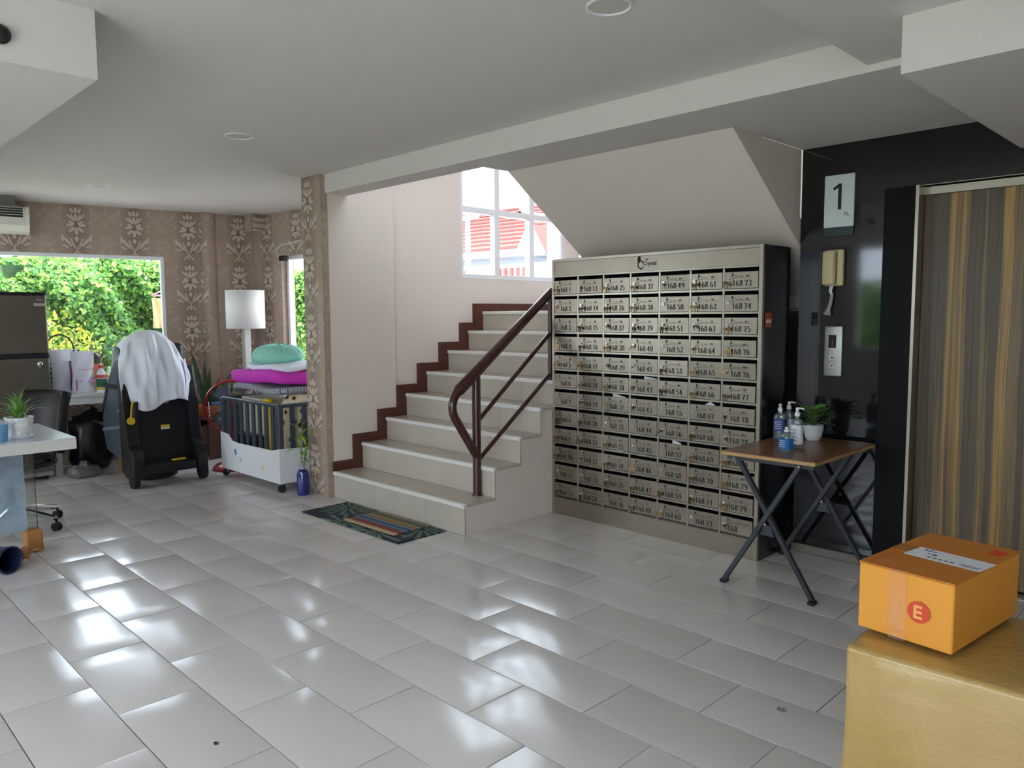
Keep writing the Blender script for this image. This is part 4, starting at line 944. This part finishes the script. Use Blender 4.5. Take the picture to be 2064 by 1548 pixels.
# ------------------------------------------------------------------ far desk below the window with its things
FD = thing('side_desk', 'white desk under the garden window between fridge and scrubber', 'desk', (-4.27, -.86, 0), -.18)
M_dsk = pm('white_melamine', rgb(222, 220, 216), .45, var=.03)
boxo('desktop', M_dsk, FD, -.3, .28, -.47, .62, .72, .75, bev=.004); boxo('apron', M_dsk, FD, .2, .24, -.44, .6, .65, .72)
for y in (-.42, .58): boxo('leg', M_dsk, FD, .12, .18, y-.03, y+.03, 0, .65); boxo('leg', M_dsk, FD, -.26, -.20, y-.03, y+.03, 0, .72)
DZ0 = .7505
def pouch(name, label, x, y, w_, d_, h_, mat, rz, grp=None):
    t = thing(name, label, 'bag', (x, y, DZ0), rz, grp); bm = bmesh.new()
    def f(u, v):
        a = 2*PI*u; tz = v; k = 1-.92*max(0, tz-.35)/.65; yy = math.cos(a)*w_/2*(1-.05*math.sin(PI*tz)); xx = math.sin(a)*d_/2*k
        return Vector((xx+.008*math.sin(a*3+tz*9)*(tz < .97), yy, tz*h_))
    add_sheet(bm, f, 28, 14, True); bm.faces.new(bm.verts[:28]); obj('pouch', bm, mat, t, smooth='all'); return t
M_foil = pm('silver_foil_bag', rgb(206, 206, 214), .32, var=.06, scale=9, bump=.15)
p1 = pouch('pet_food_bag', 'large silver foil pouch standing on the side desk', -4.1, -1.08, .2, .1, .39, M_foil, .1)
M_mag = pm('magenta_print', rgb(150, 40, 120), .5); M_pink = pm('pink_print', rgb(206, 140, 190), .5)
boxo('pink_band', M_pink, p1, .05, .0515, -.05, .09, .1, .125); boxo('red_rule', M_red, p1, .036, .039, -.06, .08, .22, .224); boxo('magenta_tab', M_mag, p1, .05, .0515, -.085, -.075, .03, .13)
p2 = pouch('pet_food_bag', 'second silver pouch with a purple stripe behind the large one', -4.22, -1.22, .2, .1, .4, M_foil, .2)
boxo('purple_stripe', pm('purple_print', rgb(104, 30, 98), .5), p2, .035, .052, .05, .075, .02, .3)
TT = thing('tote_bag', 'black and white checked tote with a loop handle beside the fridge', 'bag', (-4.34, -1.2, DZ0), .1)
def check_mat():
    a = Mat('checked_fabric'); x, y, z = a.xyz(); c = ((y/.022).floor()+(z/.022).floor())*.5; a.set('Base Color', a.mix(c.frac()*2.0, rgb(228, 228, 228), rgb(34, 34, 40))); a.set('Roughness', .8); return a.m
boxo('bag_body', check_mat(), TT, -.05, .05, -.16, .16, 0, .40, bev=.01); tubeo('handle', M_black, TT, [(0, .12*math.cos(t), .40+.14*math.sin(t)) for t in [PI*i/14 for i in range(15)]], .007, 8)
BO = thing('liquid_bottle', 'white plastic bottle with red cap and green label on the desk', 'bottle', (-4.07, -.935, DZ0))
latheo('bottle_body', M_lblw, BO, [(0, 0), (.042, 0), (.044, .01), (.044, .16), (.03, .2), (.02, .21), (.02, .225), (0, .225)]); latheo('cap', pm('red_cap', rgb(208, 40, 60), .4), BO, [(0, .225), (.022, .225), (.022, .255), (0, .255)])
latheo('green_label', pm('green_label', rgb(26, 92, 70), .5), BO, [(.0448, .05), (.0448, .13)]); latheo('red_label', pm('red_label', rgb(200, 60, 60), .5), BO, [(.0448, .135), (.0448, .165)]); latheo('yellow_label', M_yel, BO, [(.0448, .025), (.0448, .047)])
SB = thing('snack_bag', 'clear plastic bag of orange snacks leaning by the scrubber', 'bag', (-4.06, -.82, DZ0))
M_clear = glass_mat('clear_bag', (.95, .95, .95, 1), refl=.25, rough=.15, haze=(rgb(225, 225, 228), .4, 20))
bm = bmesh.new(); add_blob(bm, (0, 0, .06), .055, .085, .06, e=.6); obj('snacks', bm, pm('orange_snack', rgb(208, 142, 60), .7, var=.25, scale=50, bump=.4), SB, smooth='all')
bm = bmesh.new(); add_sheet(bm, lambda u, v: Vector((.07*math.sin(2*PI*u)*(1-.75*max(0, v-.3)/.7)+.012*math.sin(12*u+9*v), .1*math.cos(2*PI*u)*(1-.3*v), v*.23)), 26, 12, True); obj('clear_bag', bm, M_clear, SB, smooth='all')
CU = thing('brown_cup', 'terracotta and dark brown cup behind the bottle on the desk', 'cup', (-4.3, -.93, DZ0))
latheo('cup', pm('terracotta', rgb(190, 110, 84), .6), CU, [(0, 0), (.05, 0), (.06, .28), (.055, .28), (.05, .02), (0, .02)]); latheo('rim', pm('dark_brown_lid', rgb(66, 48, 34), .5), CU, [(.062, .26), (.062, .33), (.03, .36), (0, .36)])
for i, (c, y, h) in enumerate(((rgb(120, 180, 60), -.72, .26), (rgb(40, 66, 100), -.695, .255))):
    b = thing('upright_book', ('bright green book', 'dark blue book')[i]+' standing on the desk against the window', 'book', (-4.42, y, DZ0)); boxo('cover', pm('book_cover%d' % i, c, .5), b, 0, .15, 0, .022, 0, h, bev=.002); boxo('pages', M_paperw, b, .002, .148, .003, .019, h-.001, h+.001)
tag(boxo('paper_sheet', M_paperw, None, -4.14, -3.99, -1.12, -.84, DZ0-.0003, DZ0+.001), 'loose white paper sheet hanging over the desk edge', 'paper')
def sack(name, label, x, y, rx, ry, rz_, c, k):
    f = lambda d: 1+.06*math.sin(d.x*7+k)+.06*math.sin(d.y*9+k*2)+.05*math.sin(d.z*11+k)
    bm = bmesh.new(); add_blob(bm, (0, 0, rz_*.95), rx, ry, rz_, 24, 16, f, .8); bm.verts.ensure_lookup_table()
    for v in bm.verts: v.co.z = max(0.002, v.co.z)
    t = thing(name, label, 'bag', (x, y, 0)); obj('sack', bm, c, t, smooth='all'); bm = bmesh.new(); add_tube(bm, [(0, 0, rz_*1.85), (.02, .01, rz_*1.95), (.03, .03, rz_*2.05)], [.05, .02, .05], 8); obj('knot', bm, c, t, smooth=True)
M_binbag = pm('black_bin_bag', rgb(16, 16, 18), .28, var=.2, bump=.3)
sack('bin_bag', 'bulging black bin bag under the side desk', -4.25, -1.0, .16, .2, .29, M_binbag, 1.0)
CBX = thing('carton', 'brown carton on the floor behind the scrubber', 'box', (-3.96, -.74, 0), .3); boxo('carton_body', pm('brown_cardboard', rgb(156, 112, 66), .7, var=.1), CBX, -.09, .09, -.08, .08, 0, .26, bev=.003); boxo('tape', M_posttop, CBX, -.02, .02, -.082, .082, .26, .2608)
sack('plastic_bag', 'crumpled grey plastic bag on the floor under the side desk', -3.95, -1.16, .11, .13, .055, glass_mat('thin_grey_bag', (.9, .9, .9, 1), .3, .15, (rgb(150, 145, 140), .7, 14)), 3.0)
# ------------------------------------------------------------------ right of the scrubber: planter, fan, lamp, cot
CBN = thing('low_cabinet', 'dark brown low wooden cabinet under the orange planter', 'cabinet', (-4.12, .14, 0), .15)
M_dw = wood_mat('dark_brown_wood', rgb(62, 40, 32), rgb(92, 62, 48), .5)
boxo('cabinet_top', M_dw, CBN, -.2, .2, -.19, .19, .40, .425, bev=.003)
for x in (-.19, .17): boxo('cabinet_side', M_dw, CBN, x, x+.02, -.18, .18, 0, .40)
boxo('shelf', M_dw, CBN, -.17, .17, -.18, .18, .04, .06); boxo('back', M_dw, CBN, -.17, .17, .16, .18, .06, .40)
bm = bmesh.new(); add_blob(bm, (0, -.02, .2), .13, .12, .14, e=.7); obj('stored_bundle', bm, pm('brown_bundle', rgb(130, 96, 82), .7, var=.2), CBN, smooth='all')
PL = thing('snake_plant', 'snake plant in an orange bowl planter in the papered corner', 'plant', (-4.13, .07, .4255))
latheo('planter', pm('orange_planter', rgb(214, 110, 52), .5, var=.06), PL, [(0, 0), (.075, 0), (.1, .05), (.125, .11), (.117, .11), (.1, .08), (0, .08)])
latheo('soil', M_soil, PL, [(.108, .09), (0, .095)])
M_snk = pm('snake_plant_leaf', rgb(62, 86, 56), .45, var=.35, scale=14)
for dx, dy, h, w_ in ((0, -.14, .66, .06), (.03, -.02, .52, .055), (.1, .27, .42, .05), (.02, .36, .36, .05), (-.05, -.08, .42, .06), (.12, .1, .34, .05), (0, .05, .44, .05)):
    bm = bmesh.new(); add_leaf(bm, (dx*.1, dy*.1, .08), (dx, dy, .1+h*(.9 if dy < .3 else .62)), w_, (1, -.3, .2), .03, 7, prof=lambda t: (1-t**4)*(.75+.25*math.sin(PI*t)), fold=.4); obj('leaf', bm, M_snk, PL, smooth='all')
tubeo('white_cable', M_pump, PL, [(.1, -.02, .15), (.13, -.03, .1), (.14, -.03, -.1), (.16, -.05, -.3), (.2, -.08, -.42)], .005, 6)
bm = bmesh.new(); add_tube(bm, [(.06, .03, .12), (.12, .12, .125)], .026, 12); tr = obj('tape_roll', bm, pm('blue_white_roll', rgb(90, 140, 190), .5, var=.4, scale=20), PL, smooth=True)
FN = thing('standing_fan', 'red floor fan with round wire cage left of the cot', 'fan', (-3.31, -.03, 0), -.45)
M_fred = pm('red_fan_plastic', rgb(176, 30, 40), .3, var=.06, coat=.3)
latheo('base', M_fred, FN, [(0, 0), (.19, 0), (.195, .02), (.16, .05), (.06, .075), (.03, .1), (0, .1)])
bm = bmesh.new(); add_tube(bm, [(0, 0, .08), (0, 0, .52)], .018, 12); obj('pole', bm, M_fred, FN, smooth=True)
hd = bmesh.new(); add_blob(hd, (-.07, 0, .6), .1, .07, .07); obj('motor', hd, M_fred, FN, smooth=True)
bm = bmesh.new(); add_tube(bm, [(.03, .245*math.cos(t), .6+.245*math.sin(t)) for t in [2*PI*i/40 for i in range(41)]], .011, 8, cap=False); obj('cage_ring', bm, M_fred, FN, smooth=True)
bm = bmesh.new()
for i in range(44):
    t = 2*PI*i/44
    for sx_ in (1, -1): add_tube(bm, [(.03+sx_*.075, .05*math.cos(t), .6+.05*math.sin(t)), (.03+sx_*.06, .16*math.cos(t), .6+.16*math.sin(t)), (.03, .243*math.cos(t), .6+.243*math.sin(t))], .0016, 4)
o = obj('cage_wires', bm, M_tleg, FN); o['kind'] = 'stuff'
for i in range(3):
    bm = bmesh.new(); add_sheet(bm, lambda u, v: Vector((.03+.03*(u-.5), (.04+.17*v)*math.cos(2*PI*i/3+.9*(u-.5)), .6+(.04+.17*v)*math.sin(2*PI*i/3+.9*(u-.5)))), 6, 4); obj('blade', bm, pm('smoky_blade', rgb(96, 100, 120), .3), FN, smooth='all', solid=.003)
LP = thing('floor_lamp', 'floor lamp with a white drum shade and pale square post', 'lamp', (-3.9, .42, 0))
boxo('lamp_base', M_satin, LP, -.13, .13, -.13, .13, 0, .025, bev=.004); boxo('lamp_post', M_satin, LP, -.035, .035, -.035, .035, .025, 1.36, bev=.003)
bm = bmesh.new(); add_lathe(bm, [(.192, 1.325), (.192, 1.715)], n=40); sh_ = obj('lamp_shade', bm, pm('white_lampshade', rgb(236, 234, 230), .8, var=.02), LP, smooth='all', solid=.003)
bm = bmesh.new(); add_tube(bm, [(.195*math.cos(t), .195*math.sin(t), 1.715) for t in [2*PI*i/40 for i in range(41)]], .004, 6, cap=False); obj('shade_rim', bm, M_upvc, sh_)
bm = bmesh.new(); add_blob(bm, (0, 0, 1.47), .03, .03, .045); add_cyl(bm, (0, 0, 1.36), .015, .07); obj('bulb', bm, M_lamp, LP, smooth=True)
CT = thing('baby_cot', 'slate grey slatted baby cot on castors with white lower panels', 'cot', (-2.55, .06, 0), .012)
M_cot = pm('slate_cot_paint', rgb(62, 70, 80), .4, var=.08); M_cotw = pm('white_cot_panel', rgb(232, 232, 234), .5, var=.03)
hx, hy = .51, .28
for sx_ in (-1, 1):
    for sy in (-1, 1):
        boxo('corner_post', M_cot, CT, sx_*hx-.022, sx_*hx+.022, sy*hy-.022, sy*hy+.022, .075, .715, bev=.004)
        c = thing('x', '', '') if False else None
        bm = bmesh.new(); add_cyl(bm, (sx_*hx-.012, sy*hy, .03), .03, .024, 'x', 18); co = obj('castor', bm, M_tyre, CT, smooth=True)
        bm = bmesh.new(); add_box(bm, sx_*hx-.02, sx_*hx+.02, sy*hy-.006, sy*hy+.02, .03, .076); obj('castor_fork', bm, M_chrome, co)
    boxo('top_rail', M_cot, CT, sx_*hx-.016, sx_*hx+.016, -hy, hy, .70, .728, bev=.004); boxo('base_rail', M_cot, CT, sx_*hx-.016, sx_*hx+.016, -hy, hy, .066, .09)
    for i in range(4): y = -hy+(i+1)*2*hy/5; boxo('slat', M_cot, CT, sx_*hx-.009, sx_*hx+.009, y-.02, y+.02, .09, .70)
for sy in (-1, 1):
    boxo('top_rail', M_cot, CT, -hx, hx, sy*hy-.016, sy*hy+.016, .70, .728, bev=.004); boxo('base_rail', M_cot, CT, -hx, hx, sy*hy-.016, sy*hy+.016, .066, .09)
    for i in range(8): x = -hx+(i+1)*2*hx/9; boxo('slat', M_cot, CT, x-.021, x+.021, sy*hy-.009, sy*hy+.009, .09, .70)
boxo('cot_floor', M_cotw, CT, -hx+.02, hx-.02, -hy+.02, hy-.02, .1, .12); boxo('back_panel', M_cotw, CT, -hx+.02, hx-.02, hy-.03, hy-.018, .1, .42)
bm = bmesh.new(); add_prism(bm, [(-hx-.02, .075), (hx+.02, .075), (hx+.02, .365), (hx-.1, .34), (-.2, .335), (-hx+.2, .345), (-hx+.13, .395), (-hx-.02, .405)], 'y', -hy-.03, -hy-.02); obj('front_panel', bm, M_cotw, CT)
bm = bmesh.new(); add_prism(bm, [(-hy-.03, .075), (hy, .075), (hy, .38), (0, .35), (-hy-.03, .365)], 'x', hx+.02, hx+.03); obj('side_panel', bm, M_cotw, CT)
bm = bmesh.new(); add_prism(bm, [(-.27, .265), (-.24, .28), (-.215, .225), (-.235, .235), (-.245, .21), (-.252, .24)], 'y', -hy-.0312, -hy-.03); obj('paper_plane_sticker', bm, pm('sticker_blue', rgb(60, 130, 200), .5), CT)
bm = bmesh.new(); add_cyl(bm, (-.15, -hy-.03, .195), .022, -.0012, 'y', 20); obj('round_sticker', bm, pm('sticker_grey', rgb(196, 204, 216), .5), CT)
bm = bmesh.new(); add_prism(bm, [(.25+.03*math.cos(PI/2+i*PI/5)*(1 if i % 2 == 0 else .45), .17+.03*math.sin(PI/2+i*PI/5)*(1 if i % 2 == 0 else .45)) for i in range(10)], 'y', -hy-.0312, -hy-.03); obj('star_sticker', bm, pm('sticker_yellow', rgb(230, 210, 150), .5), CT)
# what is piled in and on the cot
def pillow(name, label, cat, x, y, z, w_, d_, h_, mat, rz=0, e=.55, sag=None, k=0):
    bm = bmesh.new(); add_blob(bm, (0, 0, h_/2), w_/2, d_/2, h_/2, 32, 14, lambda d: 1+.025*math.sin(d.x*9+k)+.025*math.sin(d.y*8+k*2), e)
    if sag:
        for v in bm.verts: v.co.z += sag(v.co.x, v.co.y)
    o = tag(obj(name, bm, mat, smooth='all'), label, cat); o.location = (x, y, z); o.rotation_euler = (0, 0, rz); return o
CB2 = thing('carton', 'beige carton of odds and ends inside the cot', 'box', (-2.6, .08, .121)); boxo('carton_body', pm('pale_cardboard', rgb(206, 196, 178), .7, var=.08), CB2, -.42, .08, -.15, .2, 0, .6, bev=.004); boxo('carton_flap', MATS['pale_cardboard'], CB2, -.42, .08, -.155, -.15, .42, .58)
BB = tag(boxo('black_bag', M_binbag, None, -.2, .2, -.045, .045, 0, .3, bev=.035, seg=3), 'black bag squeezed against the cot slats', 'bag'); BB.location = (-2.7, -.15, .122)
YB = tag(boxo('yellow_packet', M_yel, None, -.055, .055, -.02, .02, 0, .62, bev=.01), 'bright yellow packet standing inside the cot', 'packet'); YB.location = (-2.42, -.12, .121)
YB.parent = None
def leopard():
    a = Mat('animal_print_cloth'); v = a.node('ShaderNodeTexVoronoi'); v.inputs['Scale'].default_value = 14; a.t.links.new(a.coord(), v.inputs['Vector']); f = (X(a.t, v.outputs['Distance'])+a.noise(9, 3)*.5)
    a.set('Base Color', a.ramp(f, [(.35, rgb(44, 32, 24)), (.5, rgb(44, 32, 24)), (.56, rgb(206, 176, 132)), (.8, rgb(222, 206, 176))])); a.set('Roughness', .85); return a.m
LC = pillow('animal_print_blanket', 'animal print blanket bunched at the right end of the cot', 'blanket', -2.2, .08, .121, .27, .42, .69, leopard(), e=.7, k=2)
def weave():
    a = Mat('grey_woven_cloth'); x, y, z = a.xyz(); f = ((x*210.0).sin()*(y*210.0).sin())*.5+.5; a.set('Base Color', a.mix(f, rgb(72, 70, 80), rgb(186, 184, 194))); a.set('Roughness', .9); return a.m
GW = pillow('grey_woven_mat', 'grey woven mat folded under the magenta cushion', 'mat', -2.58, .06, .80, 1.0, .52, .07, weave(), e=.4, sag=lambda x, y: -.06*(x/.5)**2*(x < 0)-.02*math.sin(x*6))
MC = pillow('magenta_cushion', 'flat magenta cushion lying on the loaded cot', 'cushion', -2.58, .06, .873, .98, .5, .13, pm('magenta_fabric', rgb(196, 48, 176), .8, var=.06, bump=.1), rz=.05, e=.5, sag=lambda x, y: -.04*abs(x)*1.2+.015*math.sin(x*7+y*3), k=1)
WC = pillow('white_folded_cloth', 'white folded cloth on the magenta cushion', 'cloth', -2.5, .06, .985, .72, .4, .06, MATS['white_cotton'], e=.5, sag=lambda x, y: .012*math.sin(x*12)+.01*math.sin(y*14), k=3)
MHm = Mat('mint_print_fabric'); v_ = MHm.noise(26, 2); MHm.set('Base Color', MHm.ramp(v_, [(0, rgb(128, 196, 176)), (.62, rgb(140, 208, 188)), (.68, rgb(206, 120, 130)), (.72, rgb(150, 206, 190)), (1, rgb(120, 190, 170))])); MHm.set('Roughness', .85)
MT = thing('mint_cushion', 'rounded mint green patterned cushion on top of the pile', 'cushion', (-2.53, .05, 1.03), .1)
bm = bmesh.new(); add_blob(bm, (0, 0, .08), .235, .2, .1, 32, 16, lambda d: 1-.05*abs(math.sin(math.atan2(d.y, d.x)*3))*(d.z > -.2), .85); obj('cushion_body', bm, MHm.m, MT, smooth='all')
bm = bmesh.new(); add_blob(bm, (-.27, -.02, .03), .06, .07, .04); obj('folded_edge', bm, MHm.m, MT, smooth='all')
for a in (-.5, .4): bm = bmesh.new(); add_tube(bm, [(.235*math.sin(t)*math.cos(a)*1.01, -.2*math.cos(a)*abs(math.cos(t))*.0+.2*math.sin(a)*math.sin(t), .08+.1*math.cos(t)*1.01) for t in [-1.3+2.6*i/16 for i in range(17)]], .004, 6); obj('seam', bm, pm('mint_seam', rgb(96, 160, 144), .8), MT, smooth=True)
# blue bottle with bamboo stems
LB_ = thing('bottle_vase', 'cobalt blue bottle holding lucky bamboo at the foot of the column', 'vase', (-1.842, -.13, 0))
M_cob = Mat('cobalt_glass'); M_cob.set('Base Color', M_cob.mix(M_cob.noise(5), rgb(10, 24, 90), rgb(20, 44, 140))); M_cob.set('Roughness', .06); M_cob.set('Coat Weight', .6)
latheo('bottle', M_cob.m, LB_, [(0, 0), (.044, 0), (.05, .012), (.05, .165), (.042, .195), (.02, .212), (.018, .222), (0, .222)]); latheo('silver_neck', M_satin, LB_, [(.0, .212), (.021, .212), (.021, .262), (.023, .266), (.02, .27), (0, .27)])
M_bam = pm('bamboo_leaf', rgb(104, 150, 52), .4, var=.25, scale=16); M_bamy = pm('yellow_bamboo_leaf', rgb(186, 190, 70), .4, var=.2, scale=16)
for k, (x, y, h) in enumerate(((.0, -.01, .52), (.02, .02, .42))):
    tubeo('stem', M_bam, LB_, [(x*.3, y*.3, .2), (x, y, .36), (x*1.6, y, h)], [.006, .006, .004], 8)
    for i in range(9):
        z = .3+(h-.28)*i/8; a = i*2.4+k; L = .11+.05*random.random(); b = Vector((x, y, z)); tip = b+Vector((math.cos(a)*L, math.sin(a)*L, L*(.9-.9*(1-i/8)-.2)))
        bm = bmesh.new(); add_leaf(bm, b, tip, .026, (-math.cos(a)*.3, -math.sin(a)*.3, 1), .16, 6); obj('leaf', bm, M_bamy if i % 4 == 3 else M_bam, LB_, smooth='all')
tubeo('bottle_mark', M_satin, LB_, [(.025, -.0445, .03), (.025, -.0445, .15)], .002, 5)
# window cord and bracket by the narrow window
cx = lambda s, off, z: (B0.x+db.x*s+nb.x*off, B0.y+db.y*s+nb.y*off, z)
tag(tubeo('loose_cord', M_acp, None, [cx(.44, .01, 2.09), cx(.44, .03, 2.15), cx(.5, .02, 2.19), cx(.65, .01, 2.21), cx(.85, .01, 2.23)], .006, 6), 'pale cord looping over the top of the narrow window', 'cord')
tag(boxo('window_bracket', M_black, None, -.05, .05, -.03, .02, -.025, .03, bev=.004), 'small black bracket at the top of the narrow window', 'bracket'); wbk = bpy.data.objects['window_bracket']; wbk.location = cx(.56, .02, 2.055)
# wrapped fan on the landing
LF = thing('covered_fan', 'standing fan under a white cloth on the stair landing', 'fan', (-1.22, 2.75, SZ[7]))
latheo('fan_base', M_pump, LF, [(0, 0), (.16, 0), (.16, .02), (.03, .05), (0, .05)]); tubeo('fan_pole', M_pump, LF, [(0, 0, .04), (0, 0, .4)], .014, 10)
bm = bmesh.new(); add_sheet(bm, lambda u, v: Vector((.2*(1.0*v+.25*(1-v))*math.cos(2*PI*u)*(1+.08*math.sin(2*PI*u*6)*v), .2*(1.0*v+.25*(1-v))*math.sin(2*PI*u)*(1+.08*math.sin(2*PI*u*6)*v), .62-.34*v**1.5)), 40, 10, True); obj('cloth_cover', bm, MATS['white_cotton'], LF, smooth='all', solid=.004)
# ------------------------------------------------------------------ reception desk at the left edge
RD = thing('reception_desk', 'white reception desk with a frosted glass front at the left edge', 'desk', (-1.22, -1.93, 0))
M_desk = pm('ivory_laminate', rgb(206, 205, 196), .3, var=.03); M_desktop = pm('ivory_desktop', rgb(200, 204, 208), .2, var=.04)
boxo('desk_edge', M_desk, RD, -.85, 0, -2.0, 0, .682, .745, bev=.003); boxo('desktop', M_desktop, RD, -.848, -.002, -1.998, -.002, .745, .75)
M_frost = glass_mat('frosted_film_glass', (.86, .92, .95, 1), .15, .05, (rgb(176, 194, 208), .75, 5)); M_cg = glass_mat('clear_desk_glass', (.88, .93, .9, 1), .15)
boxo('frosted_panel', M_frost, RD, -.484, -.476, -2.0, -.175, .136, .68); boxo('clear_panel', M_cg, RD, -.484, -.476, -.172, -.12, .136, .68)
boxo('glass_edge', pm('dark_glass_edge', rgb(50, 62, 60), .2), RD, -.484, -.476, -.12, -.118, .136, .68)
boxo('end_panel', M_desk, RD, -.8, -.05, -2.0, -1.96, 0, .68)
GF = tag(boxo('glass_foot', wood_mat('bark_brown_block', rgb(150, 92, 40), rgb(196, 138, 74), .5), None, -.07, .055, -.045, .045, 0, .135, bev=.012, seg=2), 'worn brown block holding the glass panel edge', 'block'); GF.location = (-1.71, -2.075, 0)
bm = bmesh.new()
for i in range(5): a = i*1.3; add_leaf(bm, (0, 0, .01), (.11*math.cos(a), .11*math.sin(a), .03+.01*i), .06, (0, 0, 1), .25, 5)
tag(obj('dried_leaves', bm, pm('dried_leaf', rgb(176, 120, 66), .7, var=.25, scale=20), smooth='all', solid=.002), 'curled dry brown leaf on the tiles by the desk', 'leaf'); bpy.data.objects['dried_leaves'].location = (-1.52, -2.17, .0)
BK = thing('dark_bucket', 'dark navy open bin lying at the left edge of the floor', 'bin', (-1.40, -2.34, .078), .5)
bm = bmesh.new(); add_lathe(bm, [(0, -.12), (.062, -.12), (.076, .12), (.07, .12), (.058, -.11), (0, -.11)]); bo = obj('bin_shell', bm, pm('navy_plastic', rgb(36, 44, 76), .35, var=.1), BK, smooth=True, rot=(0, PI/2, 0)); bm = bmesh.new(); add_tube(bm, [(.12, .075*math.cos(t), .075*math.sin(t)) for t in [2*PI*i/32 for i in range(33)]], .006, 6, cap=False); obj('bin_rim', bm, MATS['navy_plastic'], BK, smooth=True)
DP = thing('potted_spider_plant', 'spiky green plant in a marbled white pot on the reception desk', 'plant', (-1.445, -2.165, .7505)); DP.scale = (.86, .86, .9)
def marble():
    a = Mat('marbled_ceramic'); n = a.noise(16, 5, .6, dist=1.5); f = (1.0-((n-.5).abs()*16.0)).clamp()
    a.set('Base Color', a.mix(f*.5, rgb(232, 232, 228), rgb(150, 150, 148))); a.set('Roughness', .3); return a.m
latheo('saucer', M_potw, DP, [(0, 0), (.075, 0), (.085, .014), (.08, .014), (0, .01)]); latheo('pot', marble(), DP, [(0, .011), (.06, .011), (.075, .05), (.088, .135), (.082, .135), (.075, .11), (0, .11)]); latheo('soil', M_soil, DP, [(.077, .115), (0, .12)])
M_sp = [pm('spider_leaf', rgb(92, 140, 58), .4, var=.3, scale=18), pm('pale_spider_leaf', rgb(134, 172, 96), .4, var=.3, scale=18)]
for i in range(26):
    a = i*2.399; el = .2+1.05*(i/26); L = .15+.07*random.random(); b = Vector((math.cos(a)*.015, math.sin(a)*.015, .115)); tip = b+Vector((math.cos(a)*math.cos(el)*L, math.sin(a)*math.cos(el)*L, math.sin(el)*L*1.05))
    bm = bmesh.new(); add_leaf(bm, b, tip, .024, (-math.cos(a)*math.sin(el), -math.sin(a)*math.sin(el), math.cos(el)+.2), .2, 7, prof=lambda t: 1-t**2.2, fold=.35); obj('leaf', bm, M_sp[i % 3 == 0], DP, smooth='all')
CP_ = thing('plastic_cup', 'pale blue plastic cup at the left end of the reception desk', 'cup', (-1.35, -2.275, .7505)); latheo('cup', glass_mat('blue_clear_plastic', (.62, .82, .92, 1), .2, .08, (rgb(120, 180, 220), .5, 10)), CP_, [(0, 0), (.03, 0), (.037, .1), (.035, .1), (.029, .004), (0, .004)]); latheo('cup_lid', M_clear, CP_, [(.039, .1), (.038, .11), (.02, .125), (0, .126)])
# office chair behind the desk
OC = thing('office_chair', 'black leather office chair with chrome base behind the reception desk', 'chair', (-2.36, -2.05, 0), -1.04)
M_lea = pm('dark_leather', rgb(30, 23, 23), .45, var=.12, scale=10, spec=.25)
for i in range(5):
    a = 2*PI*i/5+.464; d = Vector((math.cos(a), math.sin(a), 0))
    lg = tubeo('base_leg', M_chrome, OC, [d*.03+Vector((0, 0, .13)), d*.16+Vector((0, 0, .115)), d*.32+Vector((0, 0, .085))], [.03, .024, .018], 10)
    bm = bmesh.new(); p = d*.325; add_cyl(bm, (p.x-.02, p.y, .028), .028, .018, 'x', 16); add_cyl(bm, (p.x+.004, p.y, .028), .028, .018, 'x', 16); add_tube(bm, [(p.x, p.y, .03), (p.x, p.y, .08)], .008, 8); obj('castor', bm, M_tyre, lg, smooth=True)
tubeo('gas_column', M_black, OC, [(0, 0, .1), (0, 0, .42)], .028, 14)
bm = bmesh.new(); add_blob(bm, (0, 0, .46), .24, .24, .05, 28, 12, None, .5); obj('seat', bm, M_lea, OC, smooth='all')
bm = bmesh.new()
add_sheet(bm, lambda u, v: Vector((-.21-.10*v-.05*(1-(2*u-1)**2)-.06*max(0, v-.75)*1.5, (u-.5)*.44*(1-.12*v), .5+.42*v)), 14, 14); obj('backrest', bm, M_lea, OC, smooth='all', solid=.055)
for y in (-.25, .25): tubeo('armrest', M_black, OC, [(-.12, y, .46), (-.14, y, .62), (.0, y, .66), (.12, y, .64), (.1, y, .46)], .015, 8)
tubeo('back_bracket', M_black, OC, [(-.05, 0, .43), (-.24, 0, .44), (-.28, 0, .6)], .02, 10)
# litter on the tiles
bm = bmesh.new(); add_prism(bm, [(-.012, 0), (.004, -.006), (.012, .004), (0, .01)], 'z', .0, .003)
o = tag(obj('dark_chip', bm, M_black), 'small black chip of litter on a tile in the left foreground', 'litter'); o.location = (1.245, -2.215, .0015)
bm = bmesh.new(); add_lathe(bm, [(0, 0), (.013, 0), (.013, .004), (.009, .004), (.009, .002), (0, .002)]); o = tag(obj('litter_disc', bm, M_satin, smooth=True), 'small round cap on a tile near the big parcel', 'litter'); o.location = (2.501, -.665, .0015)
